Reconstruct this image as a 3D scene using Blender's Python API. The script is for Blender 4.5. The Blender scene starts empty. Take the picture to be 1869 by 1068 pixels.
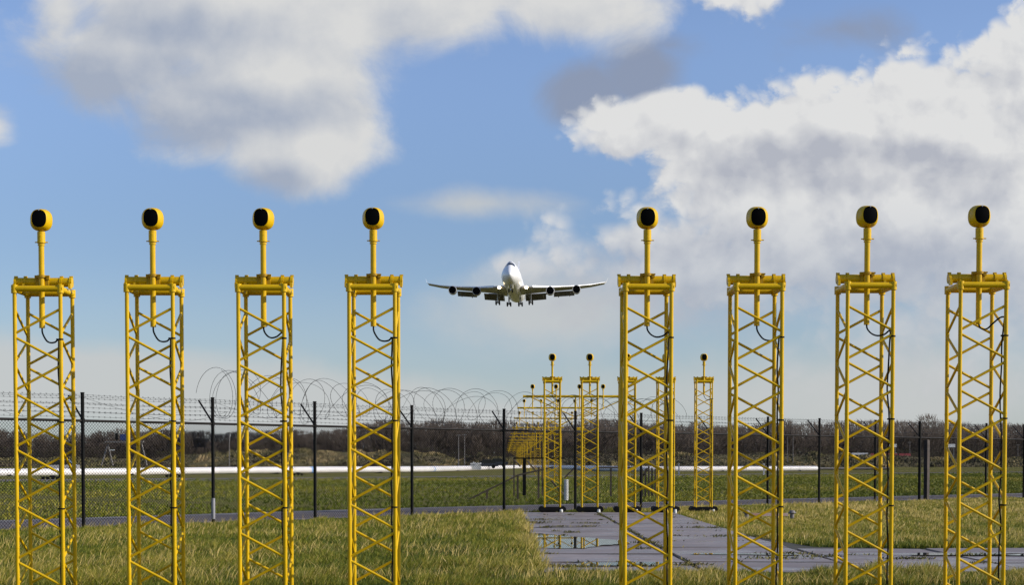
import bpy, math, random
import numpy as np
from mathutils import Vector, Matrix
random.seed(7); rng = np.random.default_rng(11)
SC = bpy.context.scene; COL = SC.collection
R = math.radians
# ------------------------------------------------------------------ camera
F = 2900.0; PX, PY = 920.0, 944.0; PITCH = R(2.0); EYE = 1.5
cd = bpy.data.cameras.new('camera'); cam = bpy.data.objects.new('camera', cd); COL.objects.link(cam)
cam.location = (0, 0, EYE); cam.rotation_euler = (R(90) - PITCH, 0, 0)
cd.sensor_width = 36; cd.lens = 36 * F / 1869; cd.shift_x = (934.5 - PX) / 1869; cd.shift_y = (PY - 534) / 1869
cd.clip_start = 0.1; cd.clip_end = 20000
SC.camera = cam
SC.render.resolution_x = 1024; SC.render.resolution_y = 586
SC.view_settings.view_transform = 'Standard'; SC.view_settings.look = 'None'
SC.view_settings.exposure = 0.0; SC.view_settings.gamma = 1.0
# ------------------------------------------------------------------ sun
SUN_AZ, SUN_EL = R(101), R(25)
S = Vector((math.sin(SUN_AZ) * math.cos(SUN_EL), math.cos(SUN_AZ) * math.cos(SUN_EL), math.sin(SUN_EL)))
sl = bpy.data.lights.new('sun', 'SUN'); sl.energy = 5.0; sl.angle = R(0.5); sl.color = (1.0, 0.93, 0.82)
so = bpy.data.objects.new('sun', sl); COL.objects.link(so); so.rotation_euler = S.to_track_quat('Z', 'Y').to_euler()

# ------------------------------------------------------------------ node helpers
class NT:
    def __init__(s, tree): s.t = tree; s.n = tree.nodes; s.l = tree.links
    def node(s, typ, **kw):
        n = s.n.new(typ)
        for k, v in kw.items(): setattr(n, k, v)
        return n
    def put(s, sock, v):
        if v is None: return
        if hasattr(v, 'is_output') or isinstance(v, bpy.types.NodeSocket): s.l.new(v, sock)
        else: sock.default_value = v
    def m(s, op, a, b=None, c=None, clamp=False):
        n = s.node('ShaderNodeMath', operation=op); n.use_clamp = clamp
        s.put(n.inputs[0], a); s.put(n.inputs[1], b); s.put(n.inputs[2], c)
        return n.outputs[0]
    def v(s, op, a, b=None):
        n = s.node('ShaderNodeVectorMath', operation=op); s.put(n.inputs[0], a); s.put(n.inputs[1], b)
        return n.outputs[1] if op in ('LENGTH', 'DOT_PRODUCT', 'DISTANCE') else n.outputs[0]
    def noise(s, vec, scale, detail=6, rough=0.55, dist=0.0, dim='3D'):
        n = s.node('ShaderNodeTexNoise', noise_dimensions=dim); s.put(n.inputs['Vector'], vec)
        n.inputs['Scale'].default_value = scale; n.inputs['Detail'].default_value = detail
        n.inputs['Roughness'].default_value = rough; n.inputs['Distortion'].default_value = dist
        return n.outputs[0]
    def smooth(s, x, a, b, lo=0.0, hi=1.0):
        n = s.node('ShaderNodeMapRange', interpolation_type='SMOOTHSTEP'); s.put(n.inputs[0], x)
        for i, q in enumerate((a, b, lo, hi)): s.put(n.inputs[i + 1], q)
        return n.outputs[0]
    def mix(s, f, a, b):
        n = s.node('ShaderNodeMix', data_type='RGBA'); s.put(n.inputs[0], f)
        for sock, q in ((n.inputs[6], a), (n.inputs[7], b)):
            s.put(sock, (*q, 1.0) if isinstance(q, tuple) and len(q) == 3 else q)
        return n.outputs[2]
    def comb(s, x, y, z=0.0):
        n = s.node('ShaderNodeCombineXYZ'); s.put(n.inputs[0], x); s.put(n.inputs[1], y); s.put(n.inputs[2], z); return n.outputs[0]
    def sep(s, v):
        n = s.node('ShaderNodeSeparateXYZ'); s.put(n.inputs[0], v); return n.outputs

# ------------------------------------------------------------------ world: sky with drifting cumulus
W = bpy.data.worlds.new('World'); SC.world = W; W.use_nodes = True
w = NT(W.node_tree); w.n.clear()
STR = 0.1
sky = w.node('ShaderNodeTexSky', sky_type='NISHITA'); sky.sun_disc = False
sky.sun_elevation = SUN_EL; sky.sun_rotation = SUN_AZ; sky.altitude = 0; sky.air_density = 1.0; sky.dust_density = 0.6; sky.ozone_density = 2.0
tc = w.node('ShaderNodeTexCoord')
dx, dy, dz = w.sep(tc.outputs['Generated'])
dyc = w.m('MAXIMUM', dy, 0.12)
U = w.m('MULTIPLY_ADD', w.m('DIVIDE', dx, dyc), 2.9, 0.92)
V = w.m('MULTIPLY_ADD', w.m('DIVIDE', dz, dyc), -2.9, 0.843)
P = w.comb(U, V)
def field(P, ell):
    out = None
    for (cx, cy, rx, ry, wt) in ell:
        q = w.v('MULTIPLY', w.v('SUBTRACT', P, (cx, cy, 0)), (1 / rx, 1 / ry, 0))
        f = w.m('MULTIPLY_ADD', w.v('LENGTH', q), -wt, wt)
        if out is None: out = f
        else: out = w.m('SMOOTH_MAX', out, f, 0.18)
    return out
ELL_A = [(.46, .00, .46, .24, 1.25), (.78, -.02, .30, .16, 1.1), (1.02, .00, .24, .115, 1.0), (.23, .11, .24, .16, .85), (.50, .15, .28, .16, 1.1),
         (.55, .27, .16, .12, 1.25), (.12, .03, .09, .13, .7), (.0, .24, .07, .06, .55), (.62, .22, .12, .12, .8), (.36, .20, .20, .11, .95)]
ELL_B = [(1.14, .245, .14, .062, 1.0), (1.25, .225, .12, .085, 1.3), (1.34, .29, .20, .13, 1.3), (1.42, .245, .13, .085, 1.2), (1.54, .24, .18, .13, 1.3),
         (1.70, .24, .24, .17, 1.4), (1.88, .16, .15, .20, 1.3), (1.60, .40, .50, .26, 1.6), (1.88, .42, .35, .32, 1.6), (1.17, .445, .13, .09, 1.0),
         (1.28, .50, .42, .16, 1.1), (.95, .49, .085, .055, .75), (1.75, .60, .55, .16, .9), (1.33, .00, .11, .06, .7), (1.38, .40, .20, .15, 1.2)]
ELL_D = [(1.07, .175, .13, .085, 1.1), (1.16, .14, .12, .10, 1.1), (1.54, .06, .20, .075, .6), (1.22, .09, .14, .05, .55)]
ELL_L = [(.15, .70, .60, .09, 1.1), (.50, .735, .55, .085, 1.0), (-.15, .67, .5, .10, 1.0), (.88, .375, .22, .045, .55), (1.02, .57, .34, .12, .75), (1.6, .72, .8, .12, .7), (.9, .76, .5, .06, .7)]
DK_B = [(1.36, .295, .11, .055, 1.0), (1.52, .31, .22, .075, .9), (1.75, .335, .14, .06, .9), (1.30, .47, .22, .06, .4), (1.62, .50, .36, .09, .45), (1.15, .57, .3, .08, .8)]
DK_A = [(.20, .16, .26, .11, 1.0), (.42, .205, .30, .07, .9), (.28, .06, .26, .08, .6), (.48, .34, .12, .05, .6), (.34, .25, .20, .05, .8)]
def dens_soft(P, amp, ell, det=8):
    n = w.noise(w.v('MULTIPLY', P, (1.0, 1.25, 1)), 4.5, det, .60, .25, '2D')
    return w.m('MULTIPLY_ADD', w.m('SUBTRACT', n, .5), amp, field(P, ell))
def dens_puff(P, amp, ell, det=9):
    n = w.noise(w.v('MULTIPLY', P, (1.0, 1.2, 1)), 7.5, det, .58, .15, '2D')
    vo = w.node('ShaderNodeTexVoronoi', feature='F1', voronoi_dimensions='2D'); w.put(vo.inputs['Vector'], w.v('ADD', P, w.comb(w.m('MULTIPLY', n, .09), w.m('MULTIPLY', n, -.07))))
    vo.inputs['Scale'].default_value = 19; vo.inputs['Detail'].default_value = 1.0
    pf = w.m('MULTIPLY_ADD', vo.outputs[0], -.34, .13)
    return w.m('ADD', w.m('MULTIPLY_ADD', w.m('SUBTRACT', n, .5), amp, field(P, ell)), pf)
P2 = w.v('ADD', P, (.020, -.034, 0))
dA = dens_soft(P, 1.0, ELL_A); dA2 = dens_soft(w.v('ADD', P, (.03, -.05, 0)), 1.0, ELL_A, 5)
dB = dens_puff(P, .95, ELL_B); dB2 = dens_puff(P2, .95, ELL_B, 6)
dD = dens_soft(w.v('ADD', P, (3.1, 1.7, 0)), .9, [(a + 3.1, b + 1.7, c, d, e) for a, b, c, d, e in ELL_D], 6)
dL = dens_soft(P, .5, ELL_L, 5)
k = 1.0 / STR
def kc(*c): return tuple(x * k for x in c)
base = w.v('MULTIPLY', sky.outputs[0], w.mix(w.smooth(V, .05, .50), (1.38, 1.37, 1.60), (.96, 1.02, 1.24)))
# paler air low over the horizon
lowf = w.smooth(V, .46, .84)
col = w.mix(w.m('MULTIPLY', lowf, .45), base, kc(.46, .545, .60))
col = w.mix(w.smooth(dL, .05, .60, 0, .85), col, kc(.565, .58, .58))
col = w.mix(w.smooth(dD, .10, .75, 0, .85), col, kc(.27, .31, .41))
nz = w.noise(P, 3.6, 4, .5, 0, '2D'); n2 = w.noise(P, 8.0, 5, .55, 0, '2D')
shA = w.m('ADD', w.m('MULTIPLY', w.m('SUBTRACT', dA, dA2), .55), w.m('MULTIPLY_ADD', n2, .9, .42))
shA = w.m('SUBTRACT', shA, w.m('MULTIPLY', w.smooth(w.m('MULTIPLY_ADD', w.m('SUBTRACT', nz, .5), .9, field(P, DK_A)), -.10, .65), .75), clamp=True)
cA = w.mix(shA, kc(.37, .42, .52), kc(.70, .70, .69))
col = w.mix(w.smooth(dA, .02, .55, 0, .97), col, cA)
soft_c = w.smooth(V, .34, .60)
shB = w.m('ADD', w.m('MULTIPLY', w.m('SUBTRACT', dB, dB2), .95), w.m('MULTIPLY_ADD', n2, .9, .40))
shB = w.m('SUBTRACT', shB, w.m('MULTIPLY', w.smooth(w.m('MULTIPLY_ADD', w.m('SUBTRACT', nz, .5), 1.1, field(P, DK_B)), -.15, .6), .70), clamp=True)
cB = w.mix(shB, kc(.45, .47, .53), w.mix(soft_c, kc(.75, .75, .745), kc(.61, .61, .625)))
soft = w.smooth(V, .30, .62)
col = w.mix(w.smooth(dB, .0, w.m('MULTIPLY_ADD', soft, .55, .38), 0, w.m('MULTIPLY_ADD', soft, -.25, .98)), col, cB)
bg = w.node('ShaderNodeBackground'); w.put(bg.inputs[0], col); bg.inputs[1].default_value = STR
wo = w.node('ShaderNodeOutputWorld'); w.l.new(bg.outputs[0], wo.inputs[0])

W.cycles.sampling_method = 'MANUAL'; W.cycles.sample_map_resolution = 256
SC.cycles.max_bounces = 5; SC.cycles.diffuse_bounces = 2; SC.cycles.glossy_bounces = 2; SC.cycles.transmission_bounces = 2; SC.cycles.transparent_max_bounces = 4
# ------------------------------------------------------------------ materials
def mat(name, color, rough=0.5, metal=0.0, var=0.15, vscale=3.0, color2=None, bump=0.0, bscale=30.0, spec=0.5, coat=0.0, emit=None, estr=0.0, coords='Object'):
    m = bpy.data.materials.new(name); m.use_nodes = True; t = NT(m.node_tree)
    b = t.n['Principled BSDF']
    tcn = t.node('ShaderNodeTexCoord'); co = tcn.outputs['Object'] if coords == 'Object' else t.node('ShaderNodeNewGeometry').outputs['Position']
    n = t.noise(co, vscale, 6, .6)
    c2 = color2 or tuple(x * (1 - 2 * var) for x in color)
    t.put(b.inputs['Base Color'], t.mix(t.smooth(n, .3, .7), c2, color))
    t.put(b.inputs['Roughness'], t.smooth(t.noise(co, vscale * 2.3, 3), .25, .75, max(rough - .08, .02), min(rough + .1, 1)))
    b.inputs['Metallic'].default_value = metal; b.inputs['Specular IOR Level'].default_value = spec
    b.inputs['Coat Weight'].default_value = coat
    if bump:
        bn = t.node('ShaderNodeBump'); bn.inputs['Strength'].default_value = bump; bn.inputs['Distance'].default_value = .02
        t.put(bn.inputs['Height'], t.noise(co, bscale, 8, .6)); t.l.new(bn.outputs[0], b.inputs['Normal'])
    if emit:
        b.inputs['Emission Color'].default_value = (*emit, 1); b.inputs['Emission Strength'].default_value = estr
    return m
def tint_mat(name, stops, rough=.7, trans=0.0):
    m = bpy.data.materials.new(name); m.use_nodes = True; t = NT(m.node_tree); b = t.n['Principled BSDF']
    a = t.node('ShaderNodeAttribute', attribute_name='tint')
    r = t.node('ShaderNodeValToRGB'); t.l.new(a.outputs['Fac'], r.inputs[0])
    els = r.color_ramp.elements
    while len(els) < len(stops): els.new(.5)
    for e, (p, c) in zip(els, stops): e.position = p; e.color = (*c, 1)
    t.l.new(r.outputs[0], b.inputs['Base Color']); b.inputs['Roughness'].default_value = rough; b.inputs['Specular IOR Level'].default_value = .25
    if trans:
        tr = t.node('ShaderNodeBsdfTranslucent'); t.l.new(r.outputs[0], tr.inputs[0])
        mx = t.node('ShaderNodeMixShader'); mx.inputs[0].default_value = trans
        t.l.new(b.outputs[0], mx.inputs[1]); t.l.new(tr.outputs[0], mx.inputs[2]); t.l.new(mx.outputs[0], t.n['Material Output'].inputs[0])
    return m
def paint_yellow():
    m = bpy.data.materials.new('yellow_paint'); m.use_nodes = True; t = NT(m.node_tree); b = t.n['Principled BSDF']
    co = t.node('ShaderNodeTexCoord').outputs['Object']
    n = t.noise(co, 4, 6, .6)
    c = t.mix(t.smooth(n, .3, .7), (.55, .335, .001), (.65, .41, .002))
    streak = t.noise(t.v('MULTIPLY', co, (22, 22, 2.2)), 1.0, 5, .65)
    c = t.mix(t.smooth(streak, .60, .80, 0, .6), c, (.22, .14, .01))
    spots = t.noise(co, 60, 3, .5)
    c = t.mix(t.smooth(spots, .70, .75, 0, .6), c, (.13, .06, .015))
    t.put(b.inputs['Base Color'], c); t.put(b.inputs['Roughness'], t.smooth(n, .2, .8, .30, .48)); b.inputs['Specular IOR Level'].default_value = .22
    return m
M = {}
M['yellow'] = paint_yellow()
M['rusty'] = mat('weathered_yellow', (.50, .31, .003), .6, var=.2, vscale=16, color2=(.27, .15, .01), spec=.2)
M['lens'] = mat('black_glass', (.002, .002, .002), .5, var=.1, spec=.04)
M['rubber'] = mat('black_rubber', (.007, .007, .007), .7, spec=.15)
M['fence'] = mat('dark_fence_paint', (.006, .006, .0055), .6, var=.2, spec=.12)
M['railing_dark'] = mat('dark_rail_paint', (.014, .012, .010), .6, var=.2, spec=.15)
M['wire'] = mat('galvanised_wire', (.05, .048, .045), .6, .3)
M['mesh'] = mat('coated_mesh_wire', (.012, .012, .011), .7, spec=.1)
M['iron'] = mat('black_iron', (.008, .0075, .007), .7, var=.3, spec=.15)
M['zinc'] = mat('zinc_metal', (.45, .46, .48), .4, .5)
M['white'] = mat('white_paint', (.80, .80, .80), .32, var=.03, coat=.2)
M['pipe'] = mat('pipe_white', (.78, .75, .74), .45, var=.06, vscale=.6)
M['pipeblue'] = mat('pipe_blue', (.25, .42, .75), .5)
M['pipedark'] = mat('pipe_dark', (.05, .045, .045), .5)
M['wing'] = mat('wing_grey', (.34, .34, .34), .35, var=.06, vscale=.3)
M['flap'] = mat('flap_grey', (.13, .125, .12), .55, var=.1)
M['engine'] = mat('engine_grey', (.55, .55, .56), .3, .3)
M['dark'] = mat('dark_grey', (.008, .008, .008), .7, spec=.15)
M['glow'] = mat('landing_lamp', (1, .9, .7), .3, emit=(1, .80, .5), estr=9)
M['wood'] = mat('weathered_wood', (.10, .075, .055), .8, var=.25, vscale=2)
M['brownpost'] = mat('brown_post', (.045, .03, .022), .7, var=.25)
M['plastic'] = mat('white_plastic', (.62, .62, .60), .5, var=.1)
M['orange'] = mat('orange_board', (.45, .20, .12), .6, var=.2, color2=(.5, .42, .38), vscale=6)
M['blue'] = mat('blue_panel', (.03, .06, .22), .5)
M['carpale'] = mat('car_pale', (.55, .53, .54), .3, coat=.5)
M['cardark'] = mat('car_dark', (.03, .035, .05), .25, coat=.5)
M['glass'] = mat('car_glass', (.015, .018, .02), .08)
M['framegrey'] = mat('frame_grey', (.20, .18, .17), .6, var=.2)
M['sleeve'] = mat('grey_sleeve', (.26, .26, .27), .6)
M['red'] = mat('red_paint', (.35, .06, .06), .5)
M['bark'] = mat('bark', (.075, .06, .05), .9, var=.25)
M['birch'] = mat('birch_bark', (.42, .39, .35), .8, var=.2)
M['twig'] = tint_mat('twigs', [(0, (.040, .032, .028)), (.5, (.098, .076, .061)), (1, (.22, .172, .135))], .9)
M['scrub'] = tint_mat('scrub', [(0, (.030, .025, .021)), (.55, (.06, .047, .036)), (.8, (.055, .06, .022)), (1, (.15, .11, .055))], .9)
M['grass'] = tint_mat('grass_blades', [(0, (.055, .080, .007)), (.35, (.150, .172, .012)), (.62, (.30, .260, .030)), (.82, (.50, .375, .095)), (1, (.66, .49, .19))], .6, .25)
M['bankgrass'] = tint_mat('bank_grass', [(0, (.045, .034, .025)), (.3, (.075, .060, .038)), (.5, (.115, .105, .042)), (.75, (.21, .165, .075)), (1, (.38, .28, .14))], .9)
M['weed'] = tint_mat('weeds', [(0, (.035, .032, .012)), (.5, (.09, .085, .02)), (1, (.19, .16, .04))], .8)
# ground materials use world position
def ground_mat():
    m = bpy.data.materials.new('grass_ground'); m.use_nodes = True; t = NT(m.node_tree); b = t.n['Principled BSDF']
    pos = t.node('ShaderNodeNewGeometry').outputs['Position']
    a = t.noise(pos, .05, 6, .6); c = t.noise(pos, .55, 8, .65); d = t.noise(t.v('MULTIPLY', pos, (1, .45, 1)), 3.2, 8, .7)
    col = t.mix(t.smooth(c, .3, .7), (.115, .115, .022), (.20, .175, .045))
    col = t.mix(t.smooth(a, .45, .7, 0, .6), col, (.24, .19, .070))
    col = t.mix(t.smooth(d, .5, .75, 0, .65), col, (.045, .048, .015))
    t.put(b.inputs['Base Color'], col); b.inputs['Roughness'].default_value = .95; b.inputs['Specular IOR Level'].default_value = .1
    bn = t.node('ShaderNodeBump'); bn.inputs['Strength'].default_value = 1; bn.inputs['Distance'].default_value = .25
    t.put(bn.inputs['Height'], t.noise(pos, 2.4, 9, .7)); t.l.new(bn.outputs[0], b.inputs['Normal'])
    return m
def bank_mat():
    m = bpy.data.materials.new('rough_bank'); m.use_nodes = True; t = NT(m.node_tree); b = t.n['Principled BSDF']
    pos = t.node('ShaderNodeNewGeometry').outputs['Position']
    c = t.noise(pos, .12, 8, .65); d = t.noise(pos, .8, 8, .7)
    col = t.mix(t.smooth(c, .35, .65), (.080, .072, .035), (.17, .14, .075))
    col = t.mix(t.smooth(d, .55, .75, 0, .8), col, (.32, .24, .13))
    col = t.mix(t.smooth(d, .25, .42, .75, 0), col, (.05, .04, .028))
    t.put(b.inputs['Base Color'], col); b.inputs['Roughness'].default_value = .95; b.inputs['Specular IOR Level'].default_value = .1
    return m
def sand_mat():
    m = bpy.data.materials.new('sandy_heap'); m.use_nodes = True; t = NT(m.node_tree); b = t.n['Principled BSDF']
    pos = t.node('ShaderNodeNewGeometry').outputs['Position']
    d = t.noise(pos, .7, 8, .7)
    col = t.mix(t.smooth(d, .35, .65), (.12, .09, .03), (.30, .23, .08))
    t.put(b.inputs['Base Color'], col); b.inputs['Roughness'].default_value = .95
    return m
def asphalt_mat(name, c1, c2, rlo, rhi):
    m = bpy.data.materials.new(name); m.use_nodes = True; t = NT(m.node_tree); b = t.n['Principled BSDF']
    pos = t.node('ShaderNodeNewGeometry').outputs['Position']
    a = t.noise(pos, .5, 8, .65); g = t.noise(pos, 60, 4, .7)
    col = t.mix(t.smooth(a, .35, .65), c1, c2); col = t.mix(t.smooth(g, .3, .8, 0, .35), col, (.05, .048, .05))
    t.put(b.inputs['Base Color'], col); t.put(b.inputs['Roughness'], t.smooth(a, .35, .65, rlo, rhi)); b.inputs['Specular IOR Level'].default_value = .2
    bn = t.node('ShaderNodeBump'); bn.inputs['Strength'].default_value = .4; bn.inputs['Distance'].default_value = .01
    t.put(bn.inputs['Height'], g); t.l.new(bn.outputs[0], b.inputs['Normal'])
    return m
def slab_mat():
    m = bpy.data.materials.new('wet_concrete'); m.use_nodes = True; t = NT(m.node_tree); b = t.n['Principled BSDF']
    pos = t.node('ShaderNodeNewGeometry').outputs['Position']
    a = t.noise(pos, .9, 8, .65); g = t.noise(pos, 14, 8, .7); wv = t.noise(t.v('MULTIPLY', pos, (.5, 1.1, 1)), 1.0, 7, .6)
    col = t.mix(t.smooth(a, .3, .7), (.225, .186, .172), (.315, .268, .25)); col = t.mix(t.smooth(g, .45, .75, 0, .5), col, (.13, .115, .11))
    col = t.mix(t.smooth(t.noise(pos, .42, 7, .7), .50, .66, 0, .55), col, (.115, .095, .075))
    col = t.mix(t.smooth(t.noise(pos, 2.6, 6, .7), .62, .72, 0, .5), col, (.085, .080, .045))
    wet = t.smooth(wv, .46, .58)
    cell = t.node('ShaderNodeTexWhiteNoise', noise_dimensions='2D'); t.put(cell.inputs['Vector'], t.v('FLOOR', t.v('MULTIPLY', t.v('SUBTRACT', pos, (.5, 20.9, 0)), (1 / 2.15, 1 / 2.03, 1))))
    col = t.mix(t.m('MULTIPLY', cell.outputs[0], .55), col, (.13, .105, .095))
    col = t.mix(t.m('MULTIPLY', wet, .62), col, (.135, .112, .105))
    t.put(b.inputs['Base Color'], col); t.put(b.inputs['Roughness'], t.m('MULTIPLY_ADD', wet, -.36, .62)); b.inputs['Specular IOR Level'].default_value = .45
    bn = t.node('ShaderNodeBump'); bn.inputs['Strength'].default_value = .25; bn.inputs['Distance'].default_value = .008
    t.put(bn.inputs['Height'], g); t.l.new(bn.outputs[0], b.inputs['Normal'])
    return m
def water_mat():
    m = bpy.data.materials.new('puddle_water'); m.use_nodes = True; t = NT(m.node_tree); b = t.n['Principled BSDF']
    b.inputs['Base Color'].default_value = (.035, .036, .034, 1); b.inputs['Roughness'].default_value = .004; b.inputs['IOR'].default_value = 1.33
    b.inputs['Specular IOR Level'].default_value = .8
    pos = t.node('ShaderNodeNewGeometry').outputs['Position']
    bn = t.node('ShaderNodeBump'); bn.inputs['Strength'].default_value = .006; bn.inputs['Distance'].default_value = .01
    t.put(bn.inputs['Height'], t.noise(pos, 6, 3, .5)); t.l.new(bn.outputs[0], b.inputs['Normal'])
    return m
M['ground'] = ground_mat(); M['bank'] = bank_mat(); M['sand'] = sand_mat()
M['road'] = asphalt_mat('road_asphalt', (.16, .13, .115), (.22, .185, .165), .7, .9)
M['roadpale'] = asphalt_mat('worn_road_edge', (.20, .18, .17), (.29, .265, .25), .7, .9); M['slab'] = slab_mat(); M['water'] = water_mat()
M['soil'] = mat('joint_soil', (.045, .042, .02), .95, var=.25, vscale=3, coords='pos', color2=(.03, .026, .02))

# ------------------------------------------------------------------ mesh builder
class MB:
    def __init__(s): s.v = []; s.f = []
    def add(s, vs, fs):
        o = len(s.v); s.v += [tuple(p) for p in vs]; s.f += [tuple(i + o for i in f) for f in fs]
    def box(s, c, d, rot=None):
        hx, hy, hz = d[0] / 2, d[1] / 2, d[2] / 2; vs = []
        for x, y, z in ((-1, -1, -1), (1, -1, -1), (1, 1, -1), (-1, 1, -1), (-1, -1, 1), (1, -1, 1), (1, 1, 1), (-1, 1, 1)):
            p = Vector((x * hx, y * hy, z * hz))
            if rot: p = rot @ p
            vs.append(p + Vector(c))
        s.add(vs, [(3, 2, 1, 0), (4, 5, 6, 7), (0, 1, 5, 4), (1, 2, 6, 5), (2, 3, 7, 6), (3, 0, 4, 7)])
    def tube(s, p0, p1, r, n=10, r1=None, caps=True):
        s.path([p0, p1], [r, r if r1 is None else r1], n, caps)
    def path(s, pts, r, n=6, caps=True):
        pts = [Vector(p) for p in pts]; rr = r if isinstance(r, (list, tuple)) else [r] * len(pts)
        vs = []; prev = None
        for i, p in enumerate(pts):
            d = (pts[min(i + 1, len(pts) - 1)] - pts[max(i - 1, 0)]); d.normalize()
            if prev is None:
                a = Vector((0, 0, 1)) if abs(d.z) < .9 else Vector((0, 1, 0))
                u = d.cross(a).normalized()
            else:
                u = (prev - d * prev.dot(d)).normalized()
            prev = u; q = d.cross(u)
            for j in range(n):
                t = 2 * math.pi * j / n
                vs.append(p + (u * math.cos(t) + q * math.sin(t)) * rr[i])
        fs = []
        for i in range(len(pts) - 1):
            for j in range(n):
                a = i * n + j; b = i * n + (j + 1) % n; fs.append((a, b, b + n, a + n))
        if caps: fs.append(tuple(range(n - 1, -1, -1))); fs.append(tuple((len(pts) - 1) * n + j for j in range(n)))
        s.add(vs, fs)
    def loft(s, rings, cap0=True, cap1=True):
        n = len(rings[0]); vs = [p for r in rings for p in r]; fs = []
        for i in range(len(rings) - 1):
            for j in range(n):
                a = i * n + j; b = i * n + (j + 1) % n; fs.append((a, b, b + n, a + n))
        if cap0: fs.append(tuple(range(n - 1, -1, -1)))
        if cap1: fs.append(tuple((len(rings) - 1) * n + j for j in range(n)))
        s.add(vs, fs)
    def build(s, name, m, parent=None, smooth=True, loc=None):
        me = bpy.data.meshes.new(name); me.from_pydata(s.v, [], s.f); me.update()
        me.materials.append(m)
        if smooth:
            me.polygons.foreach_set('use_smooth', [True] * len(me.polygons))
            try: me.set_sharp_from_angle(angle=R(38))
            except Exception: pass
        o = bpy.data.objects.new(name, me); COL.objects.link(o)
        if parent: o.parent = parent
        if loc: o.location = loc
        return o
def tag(o, label=None, cat=None, group=None, kind=None):
    if label: o['label'] = label
    if cat: o['category'] = cat
    if group: o['group'] = group
    if kind: o['kind'] = kind
    return o
def empty(name, loc, rz=0.0):
    o = bpy.data.objects.new(name, None); COL.objects.link(o); o.location = loc; o.rotation_euler = (0, 0, rz); o.empty_display_size = .2; return o
KIDS = {}
def copy_tree(o, parent=None):
    c = o.copy(); COL.objects.link(c); c.parent = parent
    for ch in list(o.children): copy_tree(ch, c)
    return c
def at(px, py, D):
    u = (px - PX) / F; v = -(py - PY) / F; c, s = math.cos(PITCH), math.sin(PITCH)
    d = Vector((u, c + v * s, -s + v * c)); return Vector((0, 0, EYE)) + d * (D / d.y)
def X(px, D, py=800): return at(px, py, D).x
def Z(py, D): return at(PX, py, D).z

# ------------------------------------------------------------------ setting
def sheet(name, pts, z, m, kind='structure'):
    b = MB(); b.add([(x, y, z) for x, y in pts], [tuple(range(len(pts)))]); o = b.build(name, m, smooth=False); tag(o, kind=kind); return o
sheet('ground', [(-6000, -200), (6000, -200), (6000, 9000), (-6000, 9000)], 0, M['ground'])
FD0, SL, SR = 46.2, 1.18, .90                      # the fence line bends a little at its middle post
def fence_D(x): return FD0 + np.where(x < 0, SL, SR) * x
D_L = Vector((1, SL, 0)).normalized(); D_R = Vector((1, SR, 0)).normalized()
def DIRL(L): return D_L if L < 0 else D_R
def FP(L): return DIRL(L) * L                        # along the fence, from the middle post
def FN(L): d = DIRL(L); return Vector((-d.y, d.x, 0)) # towards the far side
def strip(name, d0, d1, z, m, L0=-70, L1=140, wob=0.0):
    pts = []
    for L in np.linspace(L0, L1, 81):
        p = Vector((0, FD0, 0)) + FP(L) + FN(L) * (d0 - .02 * L * (d0 > 2) + wob * math.sin(L * .9) * .5); pts.append((p.x, p.y))
    for L in np.linspace(L1, L0, 81):
        p = Vector((0, FD0, 0)) + FP(L) + FN(L) * (d1 - .02 * L); pts.append((p.x, p.y))
    return sheet(name, pts, z, m)
strip('road', .30, 5.7, .004, M['road'], wob=.25)
strip('road_edge_line', 4.6, 5.6, .008, M['roadpale'])
sheet('far_road', [(-100, 65.7), (400, 428), (400, 508), (-100, 79)], .006, M['road'])

# concrete pad: soil sheet, then slabs with open joints
pad_out = [(.42, 20.7), (24, 20.2), (24, 24.3), (12.5, 25.4), (5.4, 27.8), (4.75, 33), (4.95, 45.3), (.5, 45.3)]
sheet('pad_bed', pad_out, .004, M['soil'])
sb = MB()
def slab(x0, x1, y0, y1, skew=0):
    g = .030 + random.random() * .03
    zt = .042 + random.uniform(-.006, .006); ta = random.uniform(-.005, .005); tb = random.uniform(-.006, .006)
    c = [(x0 + g, y0 + g), (x1 - g, y0 + g), (x1 - g, y1 - g), (x0 + g, y1 - g)]
    zz = [zt - ta - tb, zt + ta - tb, zt + ta + tb, zt - ta + tb]
    sb.add([(x, y, 0) for x, y in c] + [(x, y, z) for (x, y), z in zip(c, zz)], [(4, 5, 6, 7), (0, 1, 5, 4), (1, 2, 6, 5), (2, 3, 7, 6), (3, 0, 4, 7)])
rows_y = [20.9 + 2.03 * i for i in range(13)]
for a, b in zip(rows_y[:-1], rows_y[1:]):
    slab(.5, 2.65, a, b)
    slab(2.65, 4.85, a, b)
for i in range(9):
    x0 = 4.85 + 2.15 * i
    for j, (a, b) in enumerate(((20.75, 22.7), (22.7, 24.7), (24.7, 26.6))):
        top = 27.6 - .28 * (x0 - 4.85)
        if a < top - .3: slab(x0, x0 + 2.15, a, min(b, top))
tag(sb.build('concrete_pad', M['slab'], smooth=False), kind='structure')
def blob_sheet(name, pts, z, m, jag=.12):
    out = []
    for i in range(len(pts)):
        a = Vector(pts[i]); b = Vector(pts[(i + 1) % len(pts)])
        for t in np.linspace(0, 1, 7)[:-1]:
            p = a.lerp(b, t); out.append((p.x + random.uniform(-jag, jag) * .6, p.y + random.uniform(-jag, jag)))
    return sheet(name, out, z, m)
blob_sheet('puddle', [(.52, 26.4), (1.3, 26.3), (1.75, 27.4), (2.25, 27.9), (2.2, 28.9), (1.8, 29.6), (1.3, 30.6), (.8, 31.7), (.52, 31.8)], .056, M['water'], .08)
blob_sheet('puddle', [(6.2, 24.5), (9.0, 24.15), (12.6, 23.8), (12.6, 24.6), (9.5, 24.85), (6.6, 25.0)], .057, M['water'], .10)
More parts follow.
